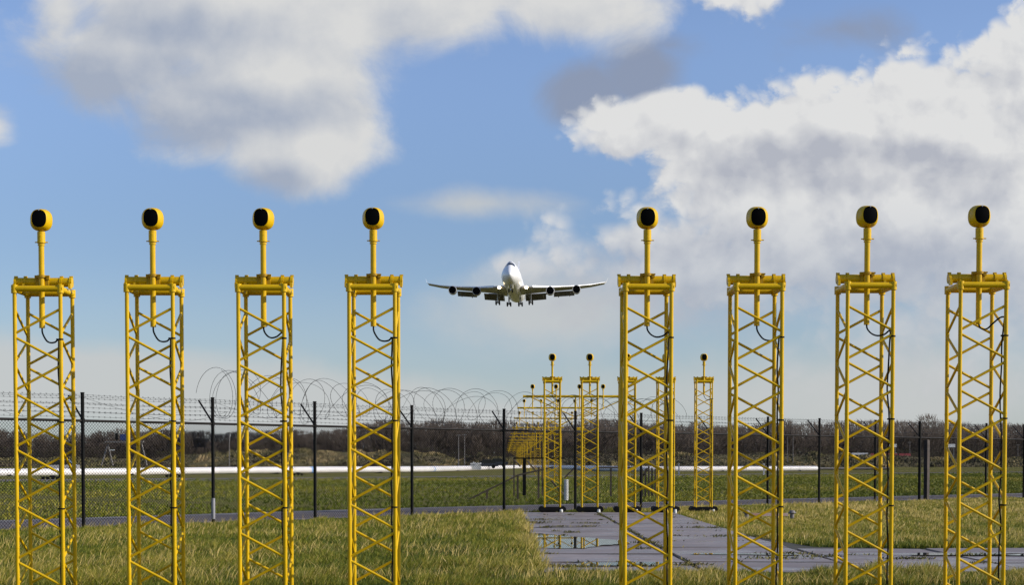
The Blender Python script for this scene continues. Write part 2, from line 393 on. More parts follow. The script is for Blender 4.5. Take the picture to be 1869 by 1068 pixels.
blob_sheet('puddle', [(.9, 22.0), (2.2, 22.1), (2.4, 22.7), (1.2, 22.75)], .055, M['water'], .10)
blob_sheet('puddle', [(2.9, 24.6), (4.6, 24.5), (4.6, 24.9), (3.0, 24.95)], .056, M['water'], .06)
blob_sheet('puddle', [(8.6, 25.7), (12.2, 24.95), (12.6, 25.3), (9.2, 26.2)], .056, M['water'], .06)

# ------------------------------------------------------------------ grass and weeds
def vnoise(x, y, seed=0):
    r = np.random.default_rng(seed).random((256, 256))
    xi = np.floor(x).astype(int); yi = np.floor(y).astype(int); fx = x - xi; fy = y - yi
    fx = fx * fx * (3 - 2 * fx); fy = fy * fy * (3 - 2 * fy)
    g = lambda a, b: r[a % 256, b % 256]
    return (g(xi, yi) * (1 - fx) + g(xi + 1, yi) * fx) * (1 - fy) + (g(xi, yi + 1) * (1 - fx) + g(xi + 1, yi + 1) * fx) * fy
def blades(name, x, y, h, wd, tint, m, lean=.35, z0=0.0, kind='stuff'):
    n = len(x); az = rng.random(n) * 2 * np.pi; la = rng.random(n) * 2 * np.pi; lm = lean * (.3 + rng.random(n)) * h
    la = np.where(rng.random(n) < .5, la, .6 + rng.normal(0, .5, n))
    ex, ey = np.cos(az) * wd / 2, np.sin(az) * wd / 2
    lx, ly = np.cos(la) * lm, np.sin(la) * lm
    z = np.full(n, z0) if np.isscalar(z0) else z0
    V0 = np.stack([x - ex, y - ey, z], 1); V1 = np.stack([x + ex, y + ey, z], 1)
    V2 = np.stack([x + ex * .7 + lx * .35, y + ey * .7 + ly * .35, z + h * .55], 1); V3 = np.stack([x - ex * .7 + lx * .35, y - ey * .7 + ly * .35, z + h * .55], 1)
    V4 = np.stack([x + lx, y + ly, z + h], 1)
    co = np.stack([V0, V1, V2, V3, V4], 1).reshape(-1, 3).astype(np.float32)
    i0 = (np.arange(n) * 5)[:, None]
    loops = np.concatenate([i0 + np.array([0, 1, 2, 3]), i0 + np.array([3, 2, 4])], 1).reshape(-1).astype(np.int32)
    starts = (np.arange(n)[:, None] * 7 + np.array([0, 4])).reshape(-1).astype(np.int32)
    me = bpy.data.meshes.new(name); me.vertices.add(len(co)); me.vertices.foreach_set('co', co.reshape(-1))
    me.loops.add(len(loops)); me.loops.foreach_set('vertex_index', loops)
    me.polygons.add(len(starts)); me.polygons.foreach_set('loop_start', starts)
    me.update(calc_edges=True); me.validate()
    at_ = me.attributes.new('tint', 'FLOAT', 'POINT'); at_.data.foreach_set('value', np.repeat(np.clip(tint, 0, 1), 5).astype(np.float32))
    me.materials.append(m); o = bpy.data.objects.new(name, me); COL.objects.link(o); return tag(o, kind=kind)
def vis(x, y, lo=-50, hi=1920, yb=1110):
    px = PX + F * x / y; py = 843 + F * EYE / y
    return (px > lo) & (px < hi) & (py < yb)
def pad_edge_right(y): return np.interp(y, [20, 27.8, 33, 45.4], [5.3, 5.4, 4.78, 4.95])
def in_pad(x, y, j=0.0):
    main = (x > .50 + j) & (x < pad_edge_right(y)) & (y > 20.9 + j) & (y < 46.9)
    arm = (x >= 4.8) & (y > 20.75 + j) & (y < 27.75 - .285 * (x - 4.85))
    return main | arm
def field_blades(n, xr, yr, cond):
    # uniform in image depth: more blades near
    u = rng.random(n); y = 1 / (1 / yr[0] + (1 / yr[1] - 1 / yr[0]) * u); y = np.where(rng.random(n) < .55, y, yr[0] + (yr[1] - yr[0]) * rng.random(n))
    x = (xr[0] + (xr[1] - xr[0]) * rng.random(n)) * y
    k = cond(x, y) & vis(x, y); return x[k], y[k]
def lawn(x, y): return (y < fence_D(x) + .15) & ~in_pad(x, y, rng.normal(0, .07, len(x)))
x, y = field_blades(900000, (-.34, .345), (18.3, 64), lawn)
edge_l = np.exp(-np.clip(.5 - x, 0, 9) / .30) * (x < .7) * (y > 20.9)                 # dry fringe along the left edge of the slabs
right = x > 4; cl = vnoise(x * 2.2, y * 1.1, 1); c2 = vnoise(x * .45, y * .3, 2); c3 = vnoise(x * 9, y * 5, 3)
h = (.030 + .165 * cl * c3) * (.7 + .6 * rng.random(len(x))) * np.interp(y, [18, 23, 46], [1.1, 1.1, .85]) * (1 + .55 * edge_l)
tint = .085 + np.where(right, .36, .26) * c2 + .42 * (cl - .4) + .34 * (c3 - .5) + rng.normal(0, .16, len(x)) + .38 * edge_l + np.where(right, .20, 0) + np.interp(y, [18, 21, 24], [.05, .05, 0])
tint += .40 * ((rng.random(len(x)) < np.where(right, .14, .09)) & (cl > .4))
# the rim of grass facing the slabs on the right is taller, with shade painted into its tint
rim = right & (y < 27.75 - .285 * (x - 4.85) + 1.1); tint -= np.where(rim, .30, 0); h *= np.where(rim, 1.25, 1)
wd = .0055 + .00030 * y
blades('grass', x, y, h, wd * (.7 + .6 * rng.random(len(x))), tint, M['grass'], .6)
n = 30000; y = 18.5 + 40 * rng.random(n) ** 1.4; x = (-.33 + .67 * rng.random(n)) * y; k = vis(x, y) & lawn(x, y) & (vnoise(x * .8, y * .5, 31) > .5); x, y = x[k], y[k]
blades('dry_stalks', x, y, .10 + .14 * rng.random(len(x)), .005 + .00022 * y, .72 + .28 * rng.random(len(x)), M['grass'], .8)
# rough grass beyond the road
n = 170000; L = rng.random(n) * 260 - 100; dd = 5.8 + (rng.random(n) ** 1.7) * 75
dlx = np.where(L < 0, D_L.x, D_R.x); dly = np.where(L < 0, D_L.y, D_R.y); dd = dd - .02 * L
x = dlx * L - dly * dd; y = FD0 + dly * L + dlx * dd; k = vis(x, y) & (y > 30); x, y = x[k], y[k]
c2 = vnoise(x * .12, y * .07, 5); cl = .5 * vnoise(x * .8, y * .35, 6) + .5 * vnoise(x * 2.1, y * .8, 16)
h = (.05 + .12 * cl ** 2) * (.6 + .7 * rng.random(len(x))); tint = .17 + .40 * c2 + .30 * (cl - .5) + rng.normal(0, .075, len(x))
blades('verge_grass', x, y, h, .02 + .0007 * y, tint, M['grass'], .7)
# weeds and moss in the joints of the slabs
wx, wy, wt = [], [], []
def tuft(cx, cy, sx, sy, n):
    wx.append(rng.normal(cx, sx, n)); wy.append(rng.normal(cy, sy, n))
for yy in rows_y[1:]:
    for j in range(3):
        cx = random.uniform(.6, 4.7); tuft(cx, yy, random.uniform(.03, .12), .02, random.randint(6, 30))
for j in range(46):
    tuft(2.65 + random.uniform(-.02, .02), random.uniform(21, 45), .022, .25, 12)
for (px, py, s) in ((985, 953, .30), (975, 958, .25), (1075, 960, .2), (1065, 966, .18), (990, 990, .06), (1168, 1008, .16), (1495, 1022, .18), (1440, 1017, .2), (1260, 1038, .16), (1170, 1040, .1), (1350, 984, .4), (1285, 968, .3), (985, 1040, .2), (1050, 1041, .25), (1020, 966, .1), (1040, 977, .08), (1180, 996, .12), (1415, 1026, .3), (1775, 1020, .2), (1660, 1026, .2)):
    D = F * EYE / (py - 843); tuft((px - PX) / F * D, D, s, s * .5, int(480 * s ** .8))
for j in range(12):
    tuft(random.uniform(5, 13), random.choice((22.7, 24.7)), random.uniform(.04, .2), random.uniform(.02, .06), random.randint(15, 60))
wx = np.concatenate(wx); wy = np.concatenate(wy)
k = in_pad(wx, wy); wx, wy = wx[k], wy[k]
blades('weeds', wx, wy, .012 + .048 * rng.random(len(wx)) ** 1.5, np.full(len(wx), .026), np.clip(rng.normal(.5, .25, len(wx)), 0, 1), M['weed'], 1.6, .036)

# ------------------------------------------------------------------ light towers
HW = .226
def lattice(mb_list, H_top, H_bot, mirror, hw=HW, step=.279, rise=.243, r=.0135, n=7):
    cs = [(hw, -hw), (-hw, -hw), (-hw, hw), (hw, hw)]      # clockwise seen from above: front starts at the right leg
    for fi in range(4):
        a, b = cs[fi], cs[(fi + 1) % 4]
        if mirror: a, b = b, a
        mb = MB(); z = H_top; flip = False
        while z - rise > H_bot:
            p, q = (a, b) if not flip else (b, a)
            mb.tube((p[0], p[1], z), (q[0], q[1], z - rise), r, n, caps=False); z -= step; flip = not flip
        mb_list.append(mb)
def lamp_head_mesh():
    b = MB(); rings = []
    def ring(y, hw, hh, p=2.45, n=32):
        out = []
        hw *= .955; hh *= .965
        for j in range(n):
            t = 2 * math.pi * j / n; c, s = math.cos(t), math.sin(t)
            out.append((hw * math.copysign(abs(c) ** (2 / p), c), y, hh * math.copysign(abs(s) ** (2 / p), s)))
        return out
    for y, hw, hh in ((.105, .045, .045), (.10, .075, .078), (.07, .103, .105), (.03, .113, .114), (.005, .114, .115), (0, .110, .111), (-.03, .105, .107), (-.075, .090, .099), (-.097, .080, .094), (-.10, .076, .090), (-.088, .075, .089)):
        rings.append(ring(y, hw, hh))
    b.loft(rings, True, True)
    g = MB(); g.loft([ring(-.084, .0755, .0905), ring(-.097, .0745, .0895), ring(-.099, .068, .083)])
    return b, g
def ring_tube(b, c, r, h, n=14): b.tube((c[0], c[1], c[2] - h / 2), (c[0], c[1], c[2] + h / 2), r, n)
def make_tower(H, mirror, cable_style, base=False, label='', group=''):
    root = empty('light_tower', (0, 0, 0)); tag(root, label, 'light tower', group)
    zb = .10 if base else -.05
    for sx in (-1, 1):
        for sy in (-1, 1):
            b = MB(); b.tube((sx * HW, sy * HW, zb), (sx * HW, sy * HW, H - .02), .0205, 12)
            for zz in np.arange(H - 1.27, .3, -1.30): ring_tube(b, (sx * HW, sy * HW, zz), .0225, .012, 12)
            b.build('leg', M['yellow'], root)
    ml = []; lattice(ml, H - .20, zb + .02, mirror)
    for b in ml: b.build('bracing', M['yellow'], root)
    b = MB()                                               # square head frame
    for sy in (-1, 1): b.tube((-HW - .024, sy * HW, H), (HW + .024, sy * HW, H), .031, 14)
    for sx in (-1, 1): b.tube((sx * HW, -HW, H - .004), (sx * HW, HW, H - .004), .030, 14)
    for sx in (-1, 1):
        for sy in (-1, 1): ring_tube(b, (sx * HW, sy * HW, H - .004), .0335, .080, 14)
    fr = b.build('head_frame', M['yellow'], root)
    zp = H + .088
    b = MB(); L = .288; n = 18                                # hollow hinge pipe
    rings = []
    for xx, r in ((-L + .06, .036), (-L, .036), (-L, .046), (L, .046), (L, .036), (L - .06, .036)):
        rings.append([(xx, r * math.cos(2 * math.pi * j / n), zp + r * math.sin(2 * math.pi * j / n)) for j in range(n)])
    b.loft(rings, True, True); hp = b.build('hinge_pipe', M['yellow'], root)
    for xx in (-.276, -.180, .180, .276):
        b = MB(); b.tube((xx - .012, 0, zp), (xx + .012, 0, zp), .0525, 18)
        b.box((xx, 0, zp + .05), (.022, .03, .02)); b.tube((xx - .018, 0, zp + .054), (xx + .018, 0, zp + .054), .009, 8)
        b.box((xx, -.05, zp - .045), (.024, .06, .05))
        b.build('clamp_ring', M['yellow'], hp)
    b = MB(); b.tube((0, -.072, H - .375), (0, -.072, H + .48), .0285, 14); pole = b.build('lamp_pole', M['yellow'], root)
    b = MB(); ring_tube(b, (0, -.072, H + .138), .044, .024, 16); b.box((-.055, -.06, H + .135), (.03, .03, .03)); b.box((.058, -.06, H + .13), (.034, .035, .04))
    b.tube((-.068, -.06, H + .135), (-.04, -.06, H + .135), .011, 8); b.box((.0, -.045, H + .09), (.13, .03, .085)); b.tube((.05, -.09, H + .14), (.08, -.09, H + .14), .008, 8)
    b.build('pole_clamp', M['rusty'], pole)
    b = MB(); ring_tube(b, (0, -.072, H + .525), .039, .115, 16); ring_tube(b, (0, -.072, H + .478), .0425, .014, 16); ring_tube(b, (0, -.072, H + .452), .0355, .014, 14)
    b.tube((-.062, -.072, H + .478), (.066, -.072, H + .478), .006, 6); b.tube((.0, -.118, H + .545), (.0, -.10, H + .545), .008, 8); b.tube((.0, -.118, H + .50), (.0, -.10, H + .50), .007, 8)
    b.build('lamp_neck', M['yellow'], pole)
    hb, gb = lamp_head_mesh(); hd = hb.build('lamp_head', M['yellow'], root, loc=(0, -.072, H + .70)); gb.build('lens', M['lens'], hd)
    sc = MB(); sc.tube((0, -.098, .084), (0, -.108, .084), .007, 8); sc.build('screw', M['zinc'], hd)
    # cable from the foot of the pole to the right front leg and down
    zc = H - .385; lx = HW - .030
    if cable_style == 0: pts = [(0, -.072, zc + .02), (.005, -.08, zc - .04), (.05, -.11, zc - .115), (.10, -.15, zc - .142), (.16, -.19, zc - .14), (lx + .0, -HW + .02, zc - .115), (lx, -HW + .03, zc - .2)]
    elif cable_style == 1: pts = [(0, -.072, zc + .02), (.005, -.08, zc - .03), (.04, -.11, zc - .08), (.09, -.15, zc - .105), (.15, -.19, zc - .095), (lx + .01, -HW + .035, zc - .06), (lx + .006, -HW + .04, zc - .2)]
    else: pts = [(0, -.072, zc + .02), (.02, -.08, zc - .03), (.07, -.11, zc - .04), (.12, -.14, zc + .01), (.18, -.17, zc + .065), (.22, -.19, zc + .07), (lx + .02, -HW + .03, zc + .02), (lx, -HW + .03, zc - .2)]
    zz = pts[-1][2]
    while zz > zb + .35:
        zz -= .22; pts.append((lx + random.uniform(-.012, .008), -HW + .03 + random.uniform(-.008, .02), zz))
    # smooth the polyline
    sm = []
    for i in range(len(pts) - 1):
        p0, p1, p2, p3 = [Vector(pts[max(0, min(len(pts) - 1, i + q))]) for q in (-1, 0, 1, 2)]
        for t in (0, .25, .5, .75):
            sm.append(.5 * ((2 * p1) + (p2 - p0) * t + (2 * p0 - 5 * p1 + 4 * p2 - p3) * t * t + (3 * p1 - p0 - 3 * p2 + p3) * t ** 3))
    b = MB(); b.path(sm, .0085, 6); cb = b.build('cable', M['rubber'], root)
    for zt in (H - .50, H - 1.32, H - 2.18, H - 3.0):
        if zt > zb + .2:
            b = MB(); b.tube((HW, -HW, zt - .007), (HW, -HW, zt + .007), .026, 12); b.box((HW - .03, -HW + .01, zt), (.03, .03, .016)); b.build('cable_tie', M['rubber'], cb)
    if base:
        b = MB()
        for sy in (-1, 1):
            b.box((0, sy * HW, .125), (.60, .11, .10)); b.box((0, sy * HW, .05), (.50, .06, .10))
        for sx in (-1, 1):
            b.box((sx * HW, 0, .07), (.09, .42, .05)); b.tube((sx * .31, -HW - .06, .12), (sx * .31, HW + .06, .12), .085, 12)
            b.box((sx * .27, -HW, .03), (.10, .12, .06)); b.box((sx * .27, HW, .03), (.10, .12, .06))
        bf = b.build('base_frame', M['iron'], root)
        b = MB(); b.tube((.25, -HW - .10, .0), (.25, -HW - .10, .12), .06, 10, .04); b.build('bolt_cap', M['plastic'], bf)
    return root
GF = 'yellow lattice towers of the front row'
H1 = Z(527, 15.77)
front = [(76, 527, 0, 0), (279, 525, 0, 0), (481, 525, 1, 1), (681, 524, 0, 0), (1180.5, 523.5, 1, 1), (1382, 523, 1, 0), (1582, 521, 1, 1), (1787, 520, 0, 2)]
FL = ['leftmost of the eight big front yellow lattice light towers, at the left picture edge',
      'second big front yellow lattice light tower from the left, with looped black cable',
      'third big front yellow light tower from the left, beside the first razor wire coils',
      'big front yellow lattice light tower just left of the landing airliner',
      'big front yellow lattice light tower just right of the airliner, before the small tower row',
      'big front yellow lattice light tower right of the small towers, with cable end sticking out',
      'big front yellow lattice light tower, second from the right picture edge',
      'rightmost big front yellow lattice light tower, its black cable arching upward to the leg']
tower_src = {}
for (px, py, mi, cs), lab in zip(front, FL):
    if (mi, cs) in tower_src: t = copy_tree(tower_src[(mi, cs)])
    else: t = make_tower(H1, bool(mi), cs, False, lab, GF); tower_src[(mi, cs)] = t
    p = at(px, 480, 15.93); t.location = (p.x, 16.0, Z(py, 15.77) - H1); t['label'] = lab
    t.rotation_euler = (random.uniform(-.002, .002), random.uniform(-.0012, .0012), random.uniform(-.012, .012))
    for ch in t.children:
        if ch.name.startswith('lamp_head'): ch.rotation_euler = (random.uniform(-.03, .05), random.uniform(-.03, .03), random.uniform(-.07, .07))
H2 = Z(696.5, 45.8)
RL = ['leftmost of the five small yellow light towers, standing on a black foot',
      'second small yellow light tower from the left, beside a dark fence post',
      'middle small yellow light tower, mostly hidden behind the left leg of a big front tower',
      'fourth small yellow light tower, hidden behind the right leg of a big front tower',
      'rightmost small yellow light tower, standing free at the grass edge with a dark post behind']
t0 = None
for i, px in enumerate((1008, 1076.5, 1145, 1215, 1284.5)):
    if t0 is None: t0 = t = make_tower(H2, False, 0, True, RL[0], 'small yellow light towers of the second row')
    else: t = copy_tree(t0)
    t.location = (X(px, 46, 660), 46.0, 0); t['label'] = RL[i]; t.rotation_euler = (0, 0, random.uniform(-.02, .02))

# crossbar masts going away into the distance
def lamp_small(root, xx, zbar, up, dn):
    b = MB(); b.tube((xx, -.09, zbar - dn), (xx, -.09, zbar + up - .08), .026, 8); b.tube((xx, -.09, zbar + up - .20), (xx, -.09, zbar + up - .09), .036, 8)
    ring_tube(b, (xx, -.09, zbar), .05, .06, 8); pl = b.build('lamp_pole', M['yellow'], root)
    hb, gb = lamp_head_mesh(); hb.v = [(x + xx, y - .09, z + zbar + up) for x, y, z in hb.v]; gb.v = [(x + xx, y - .09, z + zbar + up) for x, y, z in gb.v]
    hb.build('lamp_head', M['yellow'], pl); gb.build('lens', M['lens'], pl)
def make_mast(zbar, zcap, label, near=True, has_head=True):
    root = empty('crossbar_mast', (0, 0, 0)); tag(root, label, 'light mast', 'crossbar light masts leading into the distance')
    hw = .23
    for sx in (-1, 1):
        for sy in (-1, 1):
            b = MB(); b.tube((sx * hw, sy * hw, 0), (sx * hw, sy * hw, zcap - .04), .024, 7); b.build('leg', M['yellow'], root)
    ml = []; lattice(ml, zcap - .1, .05, False, hw, .30, .26, .014, 5)
    for b in ml: b.build('bracing', M['yellow'], root)
    b = MB(); b.box((0, 0, zcap), (.56, .56, .085)); b.box((0, 0, zcap + .06), (.40, .40, .04)); b.build('cap_plate', M['yellow'], root)
    for sx in (-1, 1):
        b = MB(); b.tube((sx * .19, 0, zcap + .08), (sx * .19, 0, zbar - .06), .034, 8); b.build('column', M['yellow'], root)
        b = MB(); b.tube((sx * 2.3, 0, zbar - .05), (sx * .22, 0, zbar - (zbar - zcap) * .62), .026, 7); b.build('strut', M['yellow'], root)
    b = MB(); b.tube((-2.7, 0, zbar), (2.7, 0, zbar), .062, 10)
    for sx in (-1, 1): b.tube((sx * 2.66, 0, zbar), (sx * 2.70, 0, zbar), .072, 10)
    b.build('crossbar', M['yellow'], root)
    if has_head:
        for i in range(5): lamp_small(root, (i - 2) * 1.12, zbar, .47, .62)
    return root
ZB = {3: 724, 4: 745, 5: 764, 6: 781, 7: 792, 8: 798, 9: 804, 10: 809, 11: 813, 12: 817, 13: 820, 14: 823}
ZC = {3: 784, 4: 794, 5: 806, 6: 820, 7: 826, 8: 830}
ORD = ['nearest', 'second', 'third', 'fourth', 'fifth', 'sixth', 'seventh', 'eighth', 'ninth', 'tenth', 'eleventh', 'farthest']
for i in range(3, 15):
    D = 76 + 30 * (i - 3); axis = 918 + 3.66 * F / D
    zb = Z(ZB[i], D); zc = Z(ZC[i], D) if i in ZC else zb - 2.25; zc = max(zc, .7)
    m_ = make_mast(zb, zc, '%s yellow crossbar mast with five lamps, counted from the small towers towards the wood' % ORD[i - 3])
    m_.location = (at(axis, 800, D).x, D, 0)

# ------------------------------------------------------------------ perimeter fence
def fpt(px):
    k = (px - PX) / F; D = FD0 / (1 - (SL if k < 0 else SR) * k); return Vector((k * D, D, 0))
FENCE0 = fpt(920)
fr = empty('perimeter_fence', FENCE0); tag(fr, 'dark chain link security fence topped with barbed wire and razor coils', 'fence')
posts = [-110, 152, 389, 575, 752, 920, 1050, 1170, 1297, 1401, 1495, 1597, 1678, 1799, 1868, 1935]
ROT = Matrix.Rotation(math.atan2(D_R.y, D_R.x), 3, 'Z')
RAIL = 2.40
for px in posts:
    p = fpt(px) - FENCE0; thick = px == 1678
    b = MB(); wd = .105
    b.tube((p.x, p.y, 0), (p.x, p.y, 3.0), .041 if not thick else .055, 10)
    b.tube((p.x, p.y, 3.0), (p.x, p.y, 3.03), .047, 10); b.tube((p.x, p.y, RAIL - .05), (p.x, p.y, RAIL + .05), .052, 10)
    po = b.build('post', M['fence'], fr)
    if px == 389: sv = MB(); sv.tube((p.x, p.y, .12), (p.x, p.y, .62), .047, 12); sv.build('sleeve', M['sleeve'], po)
    b = MB(); a0 = p + Vector((0, 0, RAIL + .02)); a1 = p + FN(p.x) * .52 + Vector((0, 0, 2.97))
    b.path([a0, a1], .022, 6); b.build('outrigger', M['railing_dark'], po)
for px in (1691,):
    p = fpt(px) - FENCE0; b = MB(); b.box((p.x, p.y, 1.15), (.16, .16, 2.3), ROT); b.box((p.x, p.y, 2.31), (.12, .12, .04), ROT); b.build('strain_post', M['brownpost'], fr, smooth=False)
def LOF(px): q = fpt(px) - FENCE0; return math.copysign(q.length, q.x)
Ls = [LOF(px) for px in posts]; L0, L1 = Ls[0], Ls[-1]
b = MB(); b.path([FP(L0) + Vector((0, 0, RAIL)), Vector((0, 0, RAIL)), FP(L1) + Vector((0, 0, RAIL))], .029, 8); b.build('top_rail', M['railing_dark'], fr)
# chain link panels, one between each pair of posts
def wire_quadbars(segs, r):
    b = MB()
    for p, q in segs: b.path([p, q], r, 3, caps=False)
    return b
pitch = .078
for La, Lb in zip(Ls[:-1], Ls[1:]):
    segs = []; top, bot = RAIL - .02, .06; hgt = top - bot
    for sgn in (1, -1):
        n0 = La - hgt; L = n0
        while L < Lb + hgt:
            l0, z0, l1, z1 = (L, bot, L + hgt, top) if sgn > 0 else (L, top, L + hgt, bot)
            # clip to panel
            if l1 > La and l0 < Lb:
                t0 = max(0, (La - l0) / (l1 - l0)); t1 = min(1, (Lb - l0) / (l1 - l0))
                mid_ = (La + Lb) / 2; f = lambda t: DIRL(mid_) * (l0 + (l1 - l0) * t) + FN(mid_) * (.012 * sgn) + Vector((0, 0, z0 + (z1 - z0) * t))
                segs.append((f(t0), f(t1)))
            L += pitch
    wire_quadbars(segs, .0042).build('mesh_panel', M['mesh'], fr, smooth=False)
# barbed wire strands
def strand(fn, name):
    b = MB(); pts = []
    for i in range(len(Ls) - 1):
        for t in np.linspace(0, 1, 7)[:-1]:
            L = Ls[i] + (Ls[i + 1] - Ls[i]) * t; pts.append(fn(L) + Vector((0, 0, -.025 * 4 * t * (1 - t))))
    pts.append(fn(Ls[-1])); b.path(pts, .0030, 3)
    L = L0
    while L < L1:
        c = fn(L) + Vector((0, 0, -.012)); d = ROT @ Vector((.014, 0, .020)); e = ROT @ Vector((-.014, .01, .020))
        b.path([c - d, c + d], .003, 3, caps=False); b.path([c - e, c + e], .003, 3, caps=False); L += .15
    b.build(name, M['wire'], fr, smooth=False)
for z in (2.50, 2.60, 2.70, 2.80, 2.90, 2.98): strand(lambda L, z=z: FP(L) + Vector((0, 0, z)), 'barbed_wire')
for t in (.35, .68, 1.0): strand(lambda L, t=t: FP(L) + FN(L) * (.52 * t) + Vector((0, 0, RAIL + .02 + .55 * t)), 'barbed_wire')
# razor coil lying in the V of the outriggers
La = LOF(398); Lb = LOF(1242)
for ph, seed, dens in ((0.0, 1, .85), (2.1, 5, 1.35), (4.0, 12, 2.3)):
    rr = random.Random(seed); pts = []; L = La + ph * .05; th = ph; r = .5; adv = .62; rt = r; at_ = adv; dzz = dzt = 0.0; sk = skt = 0.0
    while L < Lb:
        if int(th / (2 * math.pi)) != int((th - .20) / (2 * math.pi)):
            rt = rr.uniform(.38, .56); at_ = rr.uniform(.6, 1.3) * dens; dzt = rr.uniform(-.10, .07); skt = rr.uniform(-.42, .42)
        r += (rt - r) * .12; adv += (at_ - adv) * .12; dzz += (dzt - dzz) * .1; sk += (skt - sk) * .1
        lift = .12 * math.exp(-(L - La) / 3.0)
        pts.append(FP(L + sk * math.sin(th)) + FN(L) * (.25 + .55 * r / .5 * math.cos(th)) + Vector((0, 0, 3.04 + dzz + lift + (r + lift) * math.sin(th))))
        th += .20; L += adv * .20 / (2 * math.pi)
    b = MB(); b.path(pts, .0052, 4)
    for i in range(0, len(pts) - 1, 1):
        p = pts[i]; d = (pts[i + 1] - pts[i]).normalized(); s_ = d.cross(Vector((0, 0, 1)))
        if s_.length > .01:
            s_ = s_.normalized() * .012; b.add([p - d * .015, p + s_, p + d * .015, p - s_], [(0, 1, 2, 3)])
    b.build('razor_coil', M['wire'], fr, smooth=False)
# loose wires sagging between the strands
for (px0, z0, px1, z1) in ((-20, 2.75, 60, 2.43), (150, 2.95, 330, 2.42), (330, 2.42, 420, 2.7), (240, 2.45, 330, 2.65), (390, 2.95, 540, 2.43), (640, 2.45, 760, 2.85), (560, 2.6, 700, 2.9), (1230, 2.5, 1320, 2.8), (1320, 2.8, 1480, 2.5)):
    a = fpt(px0) - FENCE0 + Vector((0, 0, z0)); c = fpt(px1) - FENCE0 + Vector((0, 0, z1)); pts = [a.lerp(c, t) + FN(a.x) * .1 + Vector((0, 0, -.05 * math.sin(t * 3.14))) for t in np.linspace(0, 1, 8)]
    b = MB(); b.path(pts, .0035, 3); b.build('loose_wire', M['wire'], fr, smooth=False)

# ------------------------------------------------------------------ objects on the far side of the fence
def gp(px, py): D = F * EYE / (py - 843); return Vector(((px - PX) / F * D, D, 0))
# wooden handrail climbing a ramp
base0 = gp(945, 912); hr = empty('handrail', base0); tag(hr, 'weathered wooden handrail sloping up beyond the road', 'handrail')
D = base0.y
def hp(px, py): return at(px, py, D) - base0
for px, y0, y1 in ((889, 894, 920), (945, 868, 914), (983, 853, 914)):
    b = MB(); a, c = hp(px, y0), hp(px, y1); b.box(((a.x + c.x) / 2, 0, (a.z + c.z) / 2), (.075, .075, abs(a.z - c.z))); b.build('post', M['wood'], hr, smooth=False)
b = MB(); b.path([hp(848, 916) + Vector((0, -.06, 0)), hp(889, 896) + Vector((0, -.06, 0)), hp(945, 868) + Vector((0, -.06, 0)), hp(1010, 853) + Vector((0, -.06, 0))], .035, 6); b.build('top_rail', M['wood'], hr)
# dark timber landing frame
base1 = at(958, 882, 66); base1.z = 0; lf = empty('landing_frame', base1); tag(lf, 'dark timber frame with one thick post and crossed braces by the handrail', 'timber frame')
D1 = 66.0
def q1(px, py): return at(px, py, D1) - base1
b = MB(); a, c = q1(957, 838), q1(957, 905); b.box(((a.x + c.x) / 2, 0, (a.z + c.z) / 2), (.14, .14, a.z - c.z)); b.build('post', M['iron'], lf, smooth=False)
for px in (938, 990, 1022):
    b = MB(); a, c = q1(px, 838), q1(px, 906); b.box((a.x, 0, (a.z + c.z) / 2), (.06, .06, a.z - c.z)); b.build('post', M['wood'], lf, smooth=False)
b = MB(); b.box(((q1(937, 838).x + q1(1030, 838).x) / 2, 0, q1(937, 837).z), (q1(1030, 838).x - q1(937, 838).x, .09, .06)); b.build('top_rail', M['iron'], lf, smooth=False)
for (a, c) in (((938, 840), (950, 852)), ((962, 842), (980, 862)), ((1005, 876), (1030, 905)), ((1030, 873), (1048, 855))):
    b = MB(); b.path([q1(*a) + Vector((0, -.08, 0)), q1(*c) + Vector((0, -.08, 0))], .035, 5); b.build('brace', M['wood'], lf)
b2 = gp(1115, 908); rf = empty('rail_fence', b2); tag(rf, 'thin grey post and rail fence section right of the second small tower', 'rail fence')
D2 = b2.y
for px in (1092, 1115):
    b = MB(); a = at(px, 853, D2) - b2; b.box((a.x, 0, a.z / 2), (.07, .07, a.z)); b.build('post', M['wood'], rf, smooth=False)
b = MB(); a = at(1088, 854, D2) - b2; c = at(1160, 854, D2) - b2; b.box(((a.x + c.x) / 2, -.06, a.z), (c.x - a.x, .05, .07)); b.build('rail', M['wood'], rf, smooth=False)
b3 = gp(1188, 909); pk = empty('picket_screen', b3); tag(pk, 'short screen of uneven brown wooden pickets seen between the small towers', 'picket screen')
for i, px in enumerate((1172, 1178, 1184, 1190, 1196, 1201)):
    b = MB(); a = at(px, 853 + random.uniform(-2, 4), b3.y) - b3; b.box((a.x, random.uniform(-.02, .02), a.z / 2), (.07, .03, a.z)); b.build('picket', M['wood'], pk, smooth=False)
b = MB(); b.path([at(1172, 872, b3.y) - b3 + Vector((0, .05, 0)), at(1182, 855, b3.y) - b3 + Vector((0, .05, 0))], .04, 5); b.build('brace', M['wood'], pk)
# white marker post with ridges
b4 = gp(1033.5, 914.5); mk = MB(); zt = Z(876, b4.y)
rings = []
nr = 14
for i in range(nr * 2 + 1):
    z = zt * i / (nr * 2); r = .095 if i % 2 else .075; rings.append([(r * math.cos(2 * math.pi * j / 12), r * math.sin(2 * math.pi * j / 12), z) for j in range(12)])
mk.loft(rings); o = mk.build('marker_post', M['plastic'], loc=b4); tag(o, 'white ridged plastic marker post standing behind the road', 'marker post')
